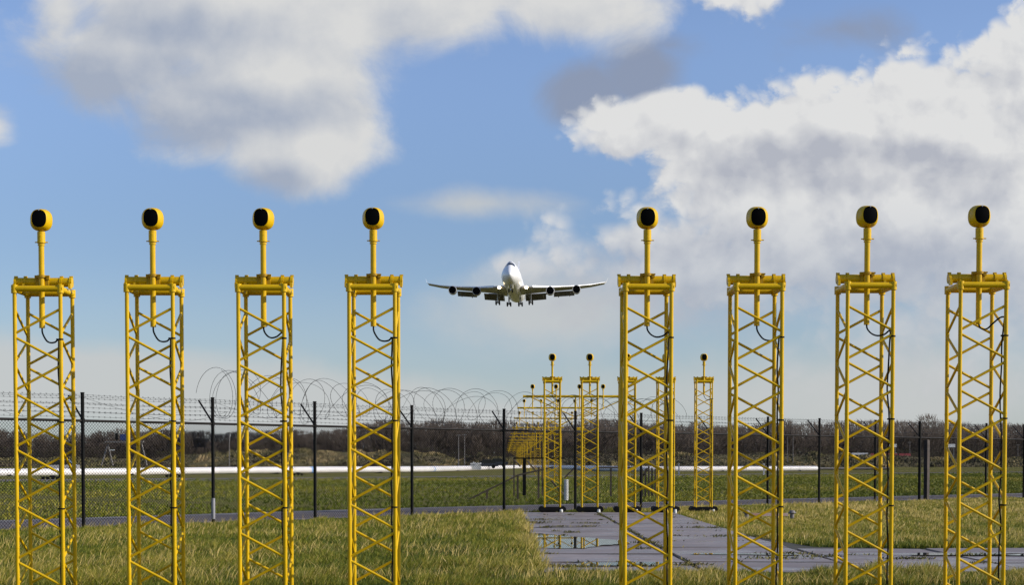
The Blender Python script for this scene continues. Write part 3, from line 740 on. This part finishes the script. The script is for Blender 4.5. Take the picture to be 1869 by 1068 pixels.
# two small vent caps and a board in the right hand grass
for px, lab in ((1363, 'small grey vent cap in the grass at the left end of the orange board'), (1446, 'small grey vent cap in the grass at the right end of the orange board')):
    p = gp(px, 949); b = MB(); b.tube((0, 0, 0), (0, 0, .15), .055, 12); b.tube((0, 0, .15), (0, 0, .17), .085, 12, .10); b.tube((0, 0, .17), (0, 0, .235), .10, 12, .055)
    o = b.build('vent_cap', M['framegrey'], loc=p); tag(o, lab, 'vent cap', 'grey vent caps in the grass')
p = gp(1404, 951); b = MB(); b.box((0, 0, .15), (.95, .10, .07)); b.box((-.3, 0, .06), (.07, .07, .12)); b.box((.3, 0, .06), (.07, .07, .12)); o = b.build('barrier_board', M['orange'], loc=p, smooth=False); tag(o, 'low faded orange and white board lying in the grass', 'board')

# long white pipeline across the field
pp = [(-60, 863.5, 160), (200, 862, 172), (400, 859.5, 184), (600, 858, 198), (770, 857, 215), (860, 855.2, 262), (948, 853.2, 345), (1000, 853.2, 345), (1060, 854.6, 280), (1105, 856, 244), (1150, 856.5, 234), (1232, 856.6, 233), (1360, 856.2, 239), (1490, 855.8, 246)]
pts = [at(a, b_, d) for a, b_, d in pp]
def crm(pts, k=6):
    out = []
    for i in range(len(pts) - 1):
        p0, p1, p2, p3 = [pts[max(0, min(len(pts) - 1, i + q))] for q in (-1, 0, 1, 2)]
        for t in np.linspace(0, 1, k + 1)[:-1]:
            out.append(.5 * ((2 * p1) + (p2 - p0) * t + (2 * p0 - 5 * p1 + 4 * p2 - p3) * t * t + (3 * p1 - p0 - 3 * p2 + p3) * t ** 3))
    out.append(pts[-1]); return out
smp = crm(pts); c0 = Vector((pts[4].x, pts[4].y, 0))
pl = empty('pipeline', c0); tag(pl, 'long white pipeline lying across the field behind the fence', 'pipeline')
b = MB(); b.path([p - c0 for p in smp], .40, 16)
for i in range(2, len(smp) - 2, 2):
    d = (smp[i + 1] - smp[i - 1]).normalized(); b.tube(smp[i] - c0 - d * .06, smp[i] - c0 + d * .06, .425, 16)
b.build('pipe', M['pipe'], pl)
for px in (553, 797):
    i = min(range(len(smp)), key=lambda i: abs(PX + F * smp[i].x / smp[i].y - px)); d = (smp[min(i + 1, len(smp) - 1)] - smp[i - 1]).normalized()
    b = MB(); b.tube(smp[i] - c0 - d * .30, smp[i] - c0 + d * .30, .412, 16); b.build('band', M['pipeblue'], pl)
b = MB(); e0 = smp[-1]; e1 = at(1625, 855.6, 250); b.path([e0 - c0, e0.lerp(e1, .02) - c0, e1 - c0], [.30, .22, .22], 10); b.build('end_pipe', M['pipedark'], pl)
for f in (.03, .10, .20, .28, .36, .82, .9, .98):
    q = smp[int(f * (len(smp) - 1))]; b = MB(); h_ = max(q.z - .38, .15); b.box((q.x - c0.x, q.y - c0.y, h_ / 2), (.9, .5, h_)); b.build('support_block', M['iron'], pl, smooth=False)
for px, py, lab in ((1394, 868, 'white peg standing before the right hand end of the pipeline'), (1239, 868, 'grey peg before the pipeline, just right of the small towers'), (92, 876, 'small dark wheeled trolley before the pipeline, seen through the leftmost front tower'), (316, 872, 'dark wheeled trolley before the pipeline beside the second tower'), (541, 869, 'dark clamp trolley before the pipeline beside the third tower')):
    p = gp(px, py); sc = p.y / 200
    b = MB()
    if 'peg' in lab: b.box((0, 0, .6), (.14, .14, 1.2)); b.box((0, 0, 1.22), (.2, .2, .08)); o = b.build('peg', M['plastic'] if 'white' in lab else M['zinc'], loc=p, smooth=False); tag(o, lab, 'peg', 'pegs by the pipeline')
    else:
        for sx in (-1, -.35, .35, 1): b.tube((sx * .6, -.2, .10), (sx * .6, .2, .10), .10, 10)
        b.box((0, 0, .20), (1.5, .32, .06)); b.box((.2, 0, .28), (.4, .26, .12)); o = b.build('trolley', M['iron'], loc=p); tag(o, lab, 'trolley', 'trolleys before the pipeline')

# banks and heaps
def berm(name, prof, D, depth, m, px_jit=0.0, n=260, seed=3):
    pxs = np.linspace(prof[0][0], prof[-1][0], n); ys = np.interp(pxs, [p[0] for p in prof], [p[1] for p in prof]); rr = random.Random(seed)
    b = MB(); rings = []
    K = 9
    vs = []; fs = []
    for i, (px, y_) in enumerate(zip(pxs, ys)):
        zt = max(Z(y_, D) + (vnoise(np.array([i * .31]), np.array([.5]), seed)[0] - .5) * .7, .05)
        for k_ in range(K):
            t = k_ / (K - 1); prof_z = math.sin(min(t * 1.35, 1) * math.pi / 2) ** 1.3 if t < .75 else math.cos((t - .75) / .25 * math.pi / 2)
            yy = D - depth * .75 + depth * t * 1.25; zz = zt * prof_z + (vnoise(np.array([i * .5]), np.array([k_ * .9]), seed + 1)[0] - .5) * .5 * (0 < t < 1)
            vs.append(((px - PX) / F * D, yy, zz if 0 < k_ < K - 1 else -.1))
    for i in range(n - 1):
        for k_ in range(K - 1):
            a = i * K + k_; fs.append((a, a + K, a + K + 1, a + 1))
    b.add(vs, fs); o = b.build(name, m); tag(o, kind='structure')
    va = np.array(vs).reshape(n, K, 3); q = 42000 if n > 100 else 5000
    ii = rng.random(q) * (n - 1.001); kk = rng.random(q) * 5.9; i0 = ii.astype(int); k0 = kk.astype(int); fi = (ii - i0)[:, None]; fk = (kk - k0)[:, None]
    pt = (va[i0, k0] * (1 - fi) + va[i0 + 1, k0] * fi) * (1 - fk) + (va[i0, k0 + 1] * (1 - fi) + va[i0 + 1, k0 + 1] * fi) * fk
    big_ = vnoise(pt[:, 0] * .10 + 40, pt[:, 2] * .5 + 9, seed + 5); sm_ = vnoise(pt[:, 0] * .45 + 80, pt[:, 2] * 1.5 + 9, seed + 6)
    hh = (.15 + .9 * sm_ ** 2) * (.5 + rng.random(q)); tt = .95 * big_ + .35 * (sm_ - .5) + rng.normal(0, .12, q)
    blades(name + '_grass', pt[:, 0], pt[:, 1], hh, .30 + .25 * rng.random(q), tt, M['bankgrass'], .6, pt[:, 2] - .05)
    return o
berm('embankment', [(-250, 838), (120, 838), (250, 838), (380, 829), (440, 824), (560, 823), (640, 826), (700, 826), (780, 826), (815, 834), (840, 842), (900, 840), (985, 837), (1050, 834), (1120, 829), (1220, 831), (1330, 831), (1400, 828), (1480, 829), (1600, 833), (1720, 835), (1869, 837), (2100, 838)], 440, 30, M['bank'])
berm('sand_heap', [(836, 850), (846, 840), (862, 833), (880, 832), (900, 836), (925, 840), (965, 842), (1005, 850)], 415, 16, M['sand'], n=60, seed=9)

# far wood: a mass of bare trees
def wood_mesh(name, trees, m, twigs=150, seed=1):
    r = np.random.default_rng(seed); co = []; ti = []
    for (x, y, H, wd) in trees:
        n = int(twigs * (.8 + .4 * r.random())); t0 = r.random() * .35
        hz = H * (.15 + .80 * r.random(n) ** .75); ang = r.random(n) * 2 * np.pi
        prof_ = np.sin(np.clip((hz / H - .02), 0, 1) * np.pi * .92 + .15) ** .6
        rad = wd * prof_ * np.sqrt(r.random(n))
        cx = x + rad * np.cos(ang); cy = y + rad * np.sin(ang) * .8
        ln = (.8 + 1.5 * r.random(n)) * H / 14; el = r.normal(1.05, .35, n); da = ang + r.normal(0, .5, n)
        dxx = np.cos(da) * np.cos(el) * ln; dzz = np.sin(el) * ln; dyy = np.sin(da) * np.cos(el) * ln
        wv = (.08 + .20 * r.random(n)) * np.where(hz > .72 * H, .5, 1.1)
        A = np.stack([cx - wv, cy, hz], 1); B = np.stack([cx + wv, cy + wv * .3, hz + .1], 1); C_ = np.stack([cx + dxx, cy + dyy, np.minimum(hz + dzz, H * 1.03)], 1)
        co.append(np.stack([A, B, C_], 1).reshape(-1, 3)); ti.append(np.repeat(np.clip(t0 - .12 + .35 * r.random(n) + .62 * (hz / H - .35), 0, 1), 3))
        # trunk and main limbs
        lim = [((x, y, 0), (x + r.normal(0, .3), y, H * .75), .16)]
        for q in range(5):
            a = r.random() * 6.28; z0 = H * (.25 + .3 * r.random()); lim.append(((x, y, z0), (x + math.cos(a) * wd * .7, y + math.sin(a) * wd * .5, min(z0 + H * .38, H * .95)), .08))
        for p, q_, w_ in lim:
            co.append(np.array([[p[0] - w_, p[1], p[2]], [p[0] + w_, p[1], p[2]], [q_[0], q_[1], q_[2]]])); ti.append(np.full(3, t0))
    co = np.concatenate(co).astype(np.float32); ti = np.concatenate(ti).astype(np.float32); n = len(co) // 3
    me = bpy.data.meshes.new(name); me.vertices.add(len(co)); me.vertices.foreach_set('co', co.reshape(-1)); me.loops.add(len(co)); me.loops.foreach_set('vertex_index', np.arange(len(co), dtype=np.int32))
    me.polygons.add(n); me.polygons.foreach_set('loop_start', (np.arange(n) * 3).astype(np.int32)); me.update(calc_edges=True)
    a = me.attributes.new('tint', 'FLOAT', 'POINT'); a.data.foreach_set('value', ti); me.materials.append(m)
    o = bpy.data.objects.new(name, me); COL.objects.link(o); return o
TOP = [(-150, 783), (0, 786), (60, 792), (130, 797), (200, 789), (280, 786), (400, 793), (500, 790), (600, 790), (640, 779), (700, 772), (760, 777), (800, 771), (850, 774), (930, 774), (960, 780), (1000, 776), (1060, 772), (1120, 768), (1180, 776), (1250, 778), (1330, 775), (1400, 775), (1440, 771), (1500, 778), (1550, 772), (1640, 774), (1690, 775), (1740, 776), (1800, 780), (1869, 775), (2100, 776)]
def top_z(px, D): return Z(np.interp(px, [p[0] for p in TOP], [p[1] for p in TOP]), D)
trees = []
for row, D in enumerate((530, 552, 575, 600)):
    px = -170.0
    while px < 2060:
        H = top_z(px, D) * random.uniform(.93, 1.10) * (1.0 if row > 0 else random.uniform(.6, .95)); trees.append(((px - PX) / F * D, D + random.uniform(-8, 8), H, H * random.uniform(.22, .34))); px += random.uniform(13, 24)
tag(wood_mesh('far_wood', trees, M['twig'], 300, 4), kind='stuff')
scr = []
for D in (492, 502, 512, 524):
    px = -170.0
    while px < 2060:
        H = random.uniform(2.2, 6.5) if D > 500 else random.uniform(1.5, 4); scr.append(((px - PX) / F * D, D + random.uniform(-4, 4), H, H * .7)); px += random.uniform(7, 15)
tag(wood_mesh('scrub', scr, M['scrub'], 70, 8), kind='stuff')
# a few trees one can tell apart, each with a trunk and a crown
def crown_tree(px, D, ytop, wd, label, pale=False, seed=0, twigs=420, trunk_m=None):
    H = Z(ytop, D); x = (px - PX) / F * D; root = empty('bare_tree', (x, D, 0)); tag(root, label, 'tree', 'bare trees one can tell apart')
    r = random.Random(seed); b = MB(); b.path([(0, 0, 0), (r.uniform(-.1, .1), 0, H * .3), (r.uniform(-.3, .3), 0, H * .8)], [.26 * H / 14, .2 * H / 14, .06], 6); b.build('trunk', trunk_m or M['bark'], root)
    lb = MB()
    for i in range(16):
        a = r.random() * 6.28; z0 = H * r.uniform(.3, .65); l = wd * r.uniform(.5, 1)
        lb.path([(0, 0, z0), (math.cos(a) * l * .5, math.sin(a) * l * .5, z0 + H * .12), (math.cos(a) * l, math.sin(a) * l, min(z0 + H * .32, H * .97))], [.09, .06, .025], 4)
    lb.build('limbs', M['bark'], root)
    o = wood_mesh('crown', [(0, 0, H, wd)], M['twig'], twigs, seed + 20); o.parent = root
crown_tree(1692, 526, 757, 4.6, 'bushy bare tree rising above the wood behind the thick fence post', seed=1)
crown_tree(1442, 526, 768, 4.2, 'bare tree crown above the wood between the sixth and seventh front towers', seed=2)
crown_tree(1104, 526, 766, 5.0, 'broad bare tree behind the crossbar masts right of the second small tower', seed=3)
crown_tree(700, 526, 768, 4.6, 'round bare tree behind the right leg of the fourth front tower', seed=4)
crown_tree(801, 526, 767, 4.6, 'bare tree with ragged top between two fence posts below the razor coil', seed=5)
crown_tree(878, 526, 770, 4.2, 'bare tree just left of the fence post in the middle', seed=6)
for px, yt, lab in ((663, 803, 'thin pale birch behind the fourth front tower, the left one of two'), (674, 803, 'thin pale birch behind the fourth front tower, the right one of two'), (788, 812, 'thin pale birch on the bank right of the fence post')):
    crown_tree(px, 452, yt, 1.0, lab, seed=px, twigs=60, trunk_m=M['birch'])

# lamp posts far off
def lamp_post(px, y0, y1, D, lab):
    x = (px - PX) / F * D; zt = Z(y0, D); root = empty('lamp_post', (x, D, 0)); tag(root, lab, 'lamp post', 'thin grey lamp posts by the wood')
    b = MB(); b.tube((0, 0, 0), (0, 0, zt), .12, 8, .07); b.build('pole', M['framegrey'], root)
    b = MB(); b.box((0, 0, zt), (1.0, .3, .14)); b.box((0, 0, zt + .1), (.4, .2, .1)); b.build('lantern', M['framegrey'], root, smooth=False)
for a in ((419, 791, 850, 320, 'grey lamp post behind the bank left of the third front tower'), (837, 795, 847, 318, 'left and nearer of two grey lamp posts beside the sandy heap'), (848, 794, 838, 380, 'right and thinner of two grey lamp posts beside the sandy heap'),
          (1437, 795, 830, 425, 'left of a pair of lamp posts right of the sixth front tower'), (1447, 795, 830, 422, 'right of a pair of lamp posts right of the sixth front tower'), (1660, 808, 832, 470, 'lamp post left of the thick double fence post'), (1857, 813, 836, 470, 'short lamp post near the right picture edge')): lamp_post(*a)

# signal frame on white legs, left
D = 300; g0 = at(196, 843, D); g0.z = 0; gf = empty('signal_frame', g0); tag(gf, 'grey platform with blue panels on pale A-shaped legs before the wood', 'signal frame')
def gg(px, py): return at(px, py, D) - g0
for (a, c) in (((197, 812), (185, 850)), ((197, 812), (206, 850)), ((258, 808), (268, 850))):
    b = MB(); b.path([gg(*a), gg(*c)], .14, 6); b.build('leg', M['framegrey'], gf)
b = MB(); a = gg(192, 807); c = gg(262, 807); b.box(((a.x + c.x) / 2, 0, a.z), (c.x - a.x, .8, .30)); b.box(((a.x + c.x) / 2, -.35, a.z + .7), (c.x - a.x, .06, .06)); b.build('platform', M['framegrey'], gf, smooth=False)
for x0, x1, y0, y1, m_ in ((211, 216, 791, 803, M['dark']), (220, 231, 793, 804, M['blue'])):
    a = gg(x0, y0); c = gg(x1, y1); b = MB(); b.box(((a.x + c.x) / 2, -.3, (a.z + c.z) / 2), (c.x - a.x, .2, a.z - c.z)); b.box(((a.x + c.x) / 2, -.1, (c.z + gg(0, 807).z) / 2), (.15, .15, abs(c.z - gg(0, 807).z) + .1)); b.build('panel', m_, gf, smooth=False)
b = MB(); a = gg(201, 822); c = gg(210, 822); b.box(((a.x + c.x) / 2, -.3, a.z), (c.x - a.x, .1, .2)); b.build('arm', M['plastic'], gf, smooth=False)

# cars and trucks far off
def car(px, py, D, m_, lab, L=4.3, rz=0.0, hgt=1.45):
    p = at(px, py, D); root = empty('parked_car', (p.x, D, p.z), rz); tag(root, lab, 'car', 'cars far off behind the pipeline')
    b = MB(); W2 = .86
    def sec(y, pts): return [(x, y, z) for x, z in pts]
    prof = [(-L / 2, .35), (-L / 2, .72), (-L * .27, .88), (L * .42, .92), (L / 2, .82), (L / 2, .35)]
    b.loft([sec(-W2, prof), sec(W2, prof)]); bd = b.build('body', m_, root, smooth=False)
    cab = [(-L * .26, .88), (-L * .10, hgt), (L * .22, hgt), (L * .40, .92)]
    b = MB(); b.loft([sec(-W2 * .9, cab), sec(W2 * .9, cab)]); cb = b.build('cabin', M['glass'], root, smooth=False)
    roof = [(-L * .12, hgt - .01), (-L * .10, hgt + .04), (L * .22, hgt + .04), (L * .25, hgt - .01)]
    b = MB(); b.loft([sec(-W2 * .88, roof), sec(W2 * .88, roof)]); b.build('roof', m_, root, smooth=False)
    for sx in (-1, 1):
        for sy in (-1, 1):
            b = MB(); b.tube((sx * L * .31, sy * W2 - .1, .32), (sx * L * .31, sy * W2 + .1, .32), .32, 14); b.build('wheel', M['rubber'], root)
def zg(D): return 843 + F * EYE / D
car(110, zg(192) - 3, 192, M['carpale'], 'pale car partly hidden behind the pipeline at the left', 4.4, .1, 1.5)
car(886, zg(270) - 3.5, 270, M['cardark'], 'dark blue car behind the pipeline, left of two', 4.4)
car(905, zg(285) - 5.5, 285, M['cardark'], 'dark car behind the pipeline, right of two and higher', 4.4)
p = at(868, zg(260) - 2, 260); b = MB()
for i in range(9): b.box((random.uniform(-.8, .8), random.uniform(-.3, .3), 1.05 + random.uniform(-.3, .2)), (.5, .4, .3), Matrix.Rotation(random.uniform(-.6, .6), 3, 'Y'))
b.box((0, 0, .5), (1.8, .8, .7)); o = b.build('rubble_heap', M['plastic'], loc=(p.x, 260, 0), smooth=False); tag(o, 'small heap of white blocks before the sandy heap', 'rubble heap')
# lorry with white box, barriers
def lorry(px, y0, D, L, Hh, lab, m_):
    p = at(px, y0, D); root = empty('lorry', (p.x, D, p.z - Hh - 1.0)); tag(root, lab, 'lorry', 'white lorries far off at the right')
    b = MB(); b.box((0, 0, 1.0 + Hh / 2), (L, 2.4, Hh)); b.box((0, 0, 1.0 + Hh + .02), (L * .99, 2.3, .04)); b.build('cargo_box', m_, root, smooth=False)
    b = MB(); b.box((-L / 2 - 1.0, 0, 1.0 + Hh * .38), (1.7, 2.3, Hh * .76)); b.build('cab', M['red'], root, smooth=False)
    for sx in (-.95, -.3, .35, .8):
        b = MB(); b.tube((sx * L / 2, -1.2, .5), (sx * L / 2, 1.2, .5), .5, 12); b.build('wheel', M['rubber'], root)
lorry(1568, 827.5, 452, 4.6, 1.4, 'white box lorry on the bank behind the seventh front tower', M['white'])
for px, lab in ((1630, 'white board on two posts right of the seventh front tower'), (1737, 'white board on two posts left of the rightmost front tower')):
    D = 480; p = at(px, 814, D); root = empty('sign_board', (p.x, D, 0)); tag(root, lab, 'sign board', 'white boards before the wood')
    b = MB(); b.box((0, 0, p.z), (2.1, .14, 1.0)); b.build('panel', M['white'], root, smooth=False)
    for sx in (-.7, .7): b = MB(); b.box((sx, .12, p.z / 2), (.12, .1, p.z)); b.build('post', M['zinc'], root, smooth=False)
bs = None
for i, px in enumerate((1594, 1607, 1620, 1633, 1646, 1657)):
    p = at(px, 831, 445)
    if bs is None:
        b = MB(); b.loft([[(-.75, -.3, 0), (-.75, .3, 0), (-.75, .1, .5), (-.75, .08, .9), (-.75, -.08, .9), (-.75, -.1, .5)], [(.75, -.3, 0), (.75, .3, 0), (.75, .1, .5), (.75, .08, .9), (.75, -.08, .9), (.75, -.1, .5)]])
        bs = o = b.build('barrier_block', M['red'], smooth=False)
    else: o = bs.copy(); COL.objects.link(o)
    o.location = (p.x, 445, p.z - .45); tag(o, 'red and white road barrier block in the row behind the seventh tower', 'barrier', 'row of red barrier blocks')

# ------------------------------------------------------------------ the airliner
DA = 508.0; nose = at(930, 496, DA)
ap = empty('airliner', nose); tag(ap, 'white four engine jumbo airliner landing head on with wheels and flaps down', 'airliner')
ap.rotation_euler = (-R(1.9), 0, -R(3.1))
st = [(0, .06, -.75, -.95), (.25, .55, -.2, -1.4), (.9, 1.15, .55, -1.95), (2, 1.75, 1.6, -2.45), (3.4, 2.25, 2.75, -2.8), (5, 2.65, 3.8, -3.02), (7, 2.95, 4.55, -3.15), (9.5, 3.15, 4.85, -3.22), (13, 3.25, 4.9, -3.25), (19, 3.25, 4.8, -3.25), (22, 3.25, 4.5, -3.45), (25, 3.25, 3.95, -3.6), (28, 3.25, 3.45, -3.65), (34, 3.25, 3.25, -3.6), (38, 3.25, 3.25, -3.4), (42, 3.25, 3.25, -3.25), (50, 3.2, 3.25, -3.15), (55, 2.95, 3.22, -2.55), (60, 2.3, 3.1, -1.3), (65, 1.4, 2.8, .2), (69, .6, 2.4, 1.3), (70.5, .15, 2.1, 1.7)]
rings = []
for y_, hw, zt, zb_ in st:
    ring = []; zc_ = (-.0 if y_ > 2 else (zt + zb_) / 2) if y_ < 55 else (zt + zb_) / 2 * .6
    up, dn = zt - zc_, zc_ - zb_
    for j in range(28):
        t = 2 * math.pi * j / 28; c_, s_ = math.cos(t), math.sin(t)
        ww = hw * (1 - .40 * max(0, s_) ** 1.4 * max(0, min(1, (up / max(hw, .1) - 1.0) * 2.2)))
        ring.append((ww * c_, y_, zc_ + (up if s_ > 0 else dn) * s_))
    rings.append(ring)
b = MB(); b.loft(rings); fu = b.build('fuselage', M['white'], ap)
# cockpit windows: a dark band wrapped round the brow, 2 cm proud
b = MB(); vs = []
def skin(y_, ang):
    ys_ = [s_[0] for s_ in st]; hw = np.interp(y_, ys_, [s_[1] for s_ in st]); zt = np.interp(y_, ys_, [s_[2] for s_ in st]); zb_ = np.interp(y_, ys_, [s_[3] for s_ in st])
    c_, s_ = math.cos(ang), math.sin(ang); up = zt
    ww = hw * (1 - .40 * max(0, s_) ** 1.4 * max(0, min(1, (up / hw - 1.0) * 2.2))); return Vector((ww * c_, y_ - .05, up * s_ + .05))
for a in np.linspace(R(44), R(136), 15): vs += [skin(3.4 + .5 * abs(math.cos(a)), a), skin(5.5 + .2 * abs(math.cos(a)), a)]
b.add(vs, [(2 * i, 2 * i + 2, 2 * i + 3, 2 * i + 1) for i in range(14)]); b.build('cockpit_window', M['glass'], fu)
def airfoil(x_, yle, z_, ch, th, tw=0.0):
    out = []
    for t, u_ in ((0, 0), (.03, .5), (.12, .85), (.35, 1), (.65, .7), (1, .06), (1, -.06), (.65, -.45), (.35, -.7), (.12, -.6), (.03, -.4)):
        out.append((x_, yle + t * ch, z_ + u_ * th * .5 - tw * t * ch))
    return out
def wing_side(sx):
    b = MB(); secs = [(2.4, 19.6, -1.9, 16.6, 1.7), (6.5, 23.4, -1.5, 12.6, 1.25), (12.0, 28.4, -.9, 9.2, .85), (21, 36.3, .55, 6.6, .55), (26, 40.6, 1.6, 5.2, .42), (30.6, 44.6, 2.9, 4.0, .32)]
    b.loft([airfoil(sx * a, y_, z_, c_, t_, .03) for a, y_, z_, c_, t_ in secs]); wg = b.build('wing', M['wing'], ap)
    b = MB()
    b.loft([[(sx * a, y_ + u_ * t_, z_ + v_ * t_) for u_, v_ in ((.55, .50), (.10, .40), (-.08, .12), (-.06, -.10), (.15, -.22))] for a, y_, z_, c_, t_ in secs[1:]], False, False); b.build('slat', M['white'], wg)
    b = MB(); b.loft([airfoil(sx * 30.6, 44.7, 2.9, 3.9, .3), airfoil(sx * 31.2, 46.2, 3.5, 2.9, .2), airfoil(sx * 31.8, 48.0, 4.9, 1.3, .14)]); b.build('winglet', M['white'], wg)
    def flap(x0, x1, y0, y1, z0, z1, ch):
        b = MB()
        for kk, (dy, dz, c_, ang) in enumerate(((-.1, -.15, ch * .34, R(18)), (ch * .30, -.45, ch * .42, R(30)), (ch * .66, -.95, ch * .30, R(40)))):
            r1 = []
            for xx, yy, zz in ((x0, y0, z0), (x1, y1, z1)):
                ca, sa = math.cos(ang), math.sin(ang)
                r1.append([(sx * xx, yy + dy + ca * u_ + sa * v_, zz + dz - sa * u_ + ca * v_) for u_, v_ in ((0, .06), (c_ * .3, .16), (c_, .02), (c_, -.03), (c_ * .3, -.10), (0, -.06))])
            b.loft(r1)
        b.build('flap', M['flap'], wg)
    flap(3.6, 10.6, 36.0, 36.9, -2.3, -1.65, 4.2); flap(13.2, 20.2, 37.9, 42.4, -1.1, -.05, 2.8)
    for xx, yy, zz, l in ((5.4, 35.5, -2.7, 4.2), (9.6, 36.2, -2.3, 4.0), (14.8, 38.4, -1.5, 3.2), (18.6, 41.0, -.8, 3.0)):
        b = MB(); b.path([(sx * xx, yy - 2.2, zz - .1), (sx * xx, yy, zz - .5), (sx * xx, yy + l * .6, zz - 1.3)], [.12, .36, .1], 8); b.build('flap_fairing', M['flap'], wg)
    for ex, ey, ez in ((12.3, 24.3, -2.65), (21.0, 31.8, -1.2)):
        b = MB(); n = 20
        prof_ = [(.12, 1.27), (0, 1.33), (.10, 1.40), (.8, 1.46), (2.2, 1.44), (3.3, 1.22), (3.35, .95), (4.8, .7), (5.9, .35)]
        b.loft([[(sx * ex + r_ * math.cos(2 * math.pi * j / n), ey + y_, ez + r_ * math.sin(2 * math.pi * j / n)) for j in range(n)] for y_, r_ in prof_], False, True); en = b.build('engine', M['engine'], ap)
        b = MB(); b.loft([[(sx * ex + r_ * math.cos(2 * math.pi * j / n), ey + y_, ez + r_ * math.sin(2 * math.pi * j / n)) for j in range(n)] for y_, r_ in ((.10, 1.28), (.5, 1.22), (1.3, 1.20))], False, True); b.path([(sx * ex, ey + .4, ez), (sx * ex, ey + .8, ez)], [.05, .4], 10); b.build('fan', M['dark'], en)
        b = MB(); b.loft([[(sx * ex - .22, ey + 1.2, ez + 1.3), (sx * ex + .22, ey + 1.2, ez + 1.3), (sx * ex + .2, ey + 1.9, ez + 1.75), (sx * ex - .2, ey + 1.9, ez + 1.75)], [(sx * ex - .25, ey + 6.5, ez + .6), (sx * ex + .25, ey + 6.5, ez + .6), (sx * ex + .22, ey + 7.5, ez + 2.0), (sx * ex - .22, ey + 7.5, ez + 2.0)]]); b.build('pylon', M['wing'], en, smooth=False)
    b = MB(); b.loft([airfoil(sx * 1.0, 60.5, 1.2, 7.6, .8), airfoil(sx * 11.0, 67.0, 2.4, 2.8, .3)]); b.build('tailplane', M['wing'], ap)
    b = MB(); n = 12; c_ = Vector((sx * 4.5, 21.2, -1.95))
    b.loft([[(c_.x + r_ * math.cos(2 * math.pi * j / n), c_.y + y_, c_.z + r_ * math.sin(2 * math.pi * j / n)) for j in range(n)] for y_, r_ in ((-.35, .1), (-.3, .36), (-.1, .50), (.3, .55))]); b.build('landing_light', M['glow'], wg)
for sx in (-1, 1): wing_side(sx)
b = MB(); b.loft([[(-.40, 55, 3.0), (.40, 55, 3.0), (.1, 68, 2.6), (-.1, 68, 2.6)], [(-.45, 57.5, 4.0), (.45, 57.5, 4.0), (.1, 68.3, 4.0), (-.1, 68.3, 4.0)], [(-.30, 67.0, 14.0), (.30, 67.0, 14.0), (.05, 71.3, 14.0), (-.05, 71.3, 14.0)]]); b.build('tail_fin', M['white'], ap, smooth=False)
def gear(x_, y_, ztop, zw, four, r_=.70):
    b = MB(); b.tube((x_, y_, ztop), (x_, y_, zw), .24, 10); b.path([(x_, y_ - 1.6, ztop), (x_, y_, zw + .8)], .09, 6); b.path([(x_ * .75, y_, ztop), (x_, y_, zw + 1.0)], .09, 6)
    if four: b.tube((x_, y_ - .78, zw - .06), (x_, y_ + .78, zw + .06), .14, 8)
    g = b.build('landing_gear', M['zinc'], ap)
    for dy in ((-.75, .75) if four else (0,)):
        b = MB(); b.tube((x_ - .55, y_ + dy, zw), (x_ + .55, y_ + dy, zw), .07, 8); b.build('axle', M['zinc'], g)
        for dx_ in (-.56, .56):
            b = MB(); n = 18
            b.loft([[(x_ + dx_ + q, y_ + dy + rr_ * math.cos(2 * math.pi * j / n), zw + rr_ * math.sin(2 * math.pi * j / n)) for j in range(n)] for q, rr_ in ((-.22, r_ * .5), (-.22, r_ * .85), (-.14, r_), (.14, r_), (.22, r_ * .85), (.22, r_ * .5))]); b.build('wheel', M['rubber'], g)
    return g
for sx in (-1, 1):
    gear(sx * 5.6, 32.0, -2.4, -5.65, True); gear(sx * 1.95, 35.2, -3.3, -5.75, True)
    b = MB(); b.box((sx * 3.6, 32.3, -3.6), (.08, 2.4, 1.7)); b.build('gear_door', M['wing'], ap, smooth=False)
gear(0, 7.6, -2.9, -5.0, False, .6)
for sx in (-1, 1): b = MB(); b.box((sx * .75, 7.4, -3.7), (.06, 2.0, 1.1)); b.build('gear_door', M['white'], ap, smooth=False)
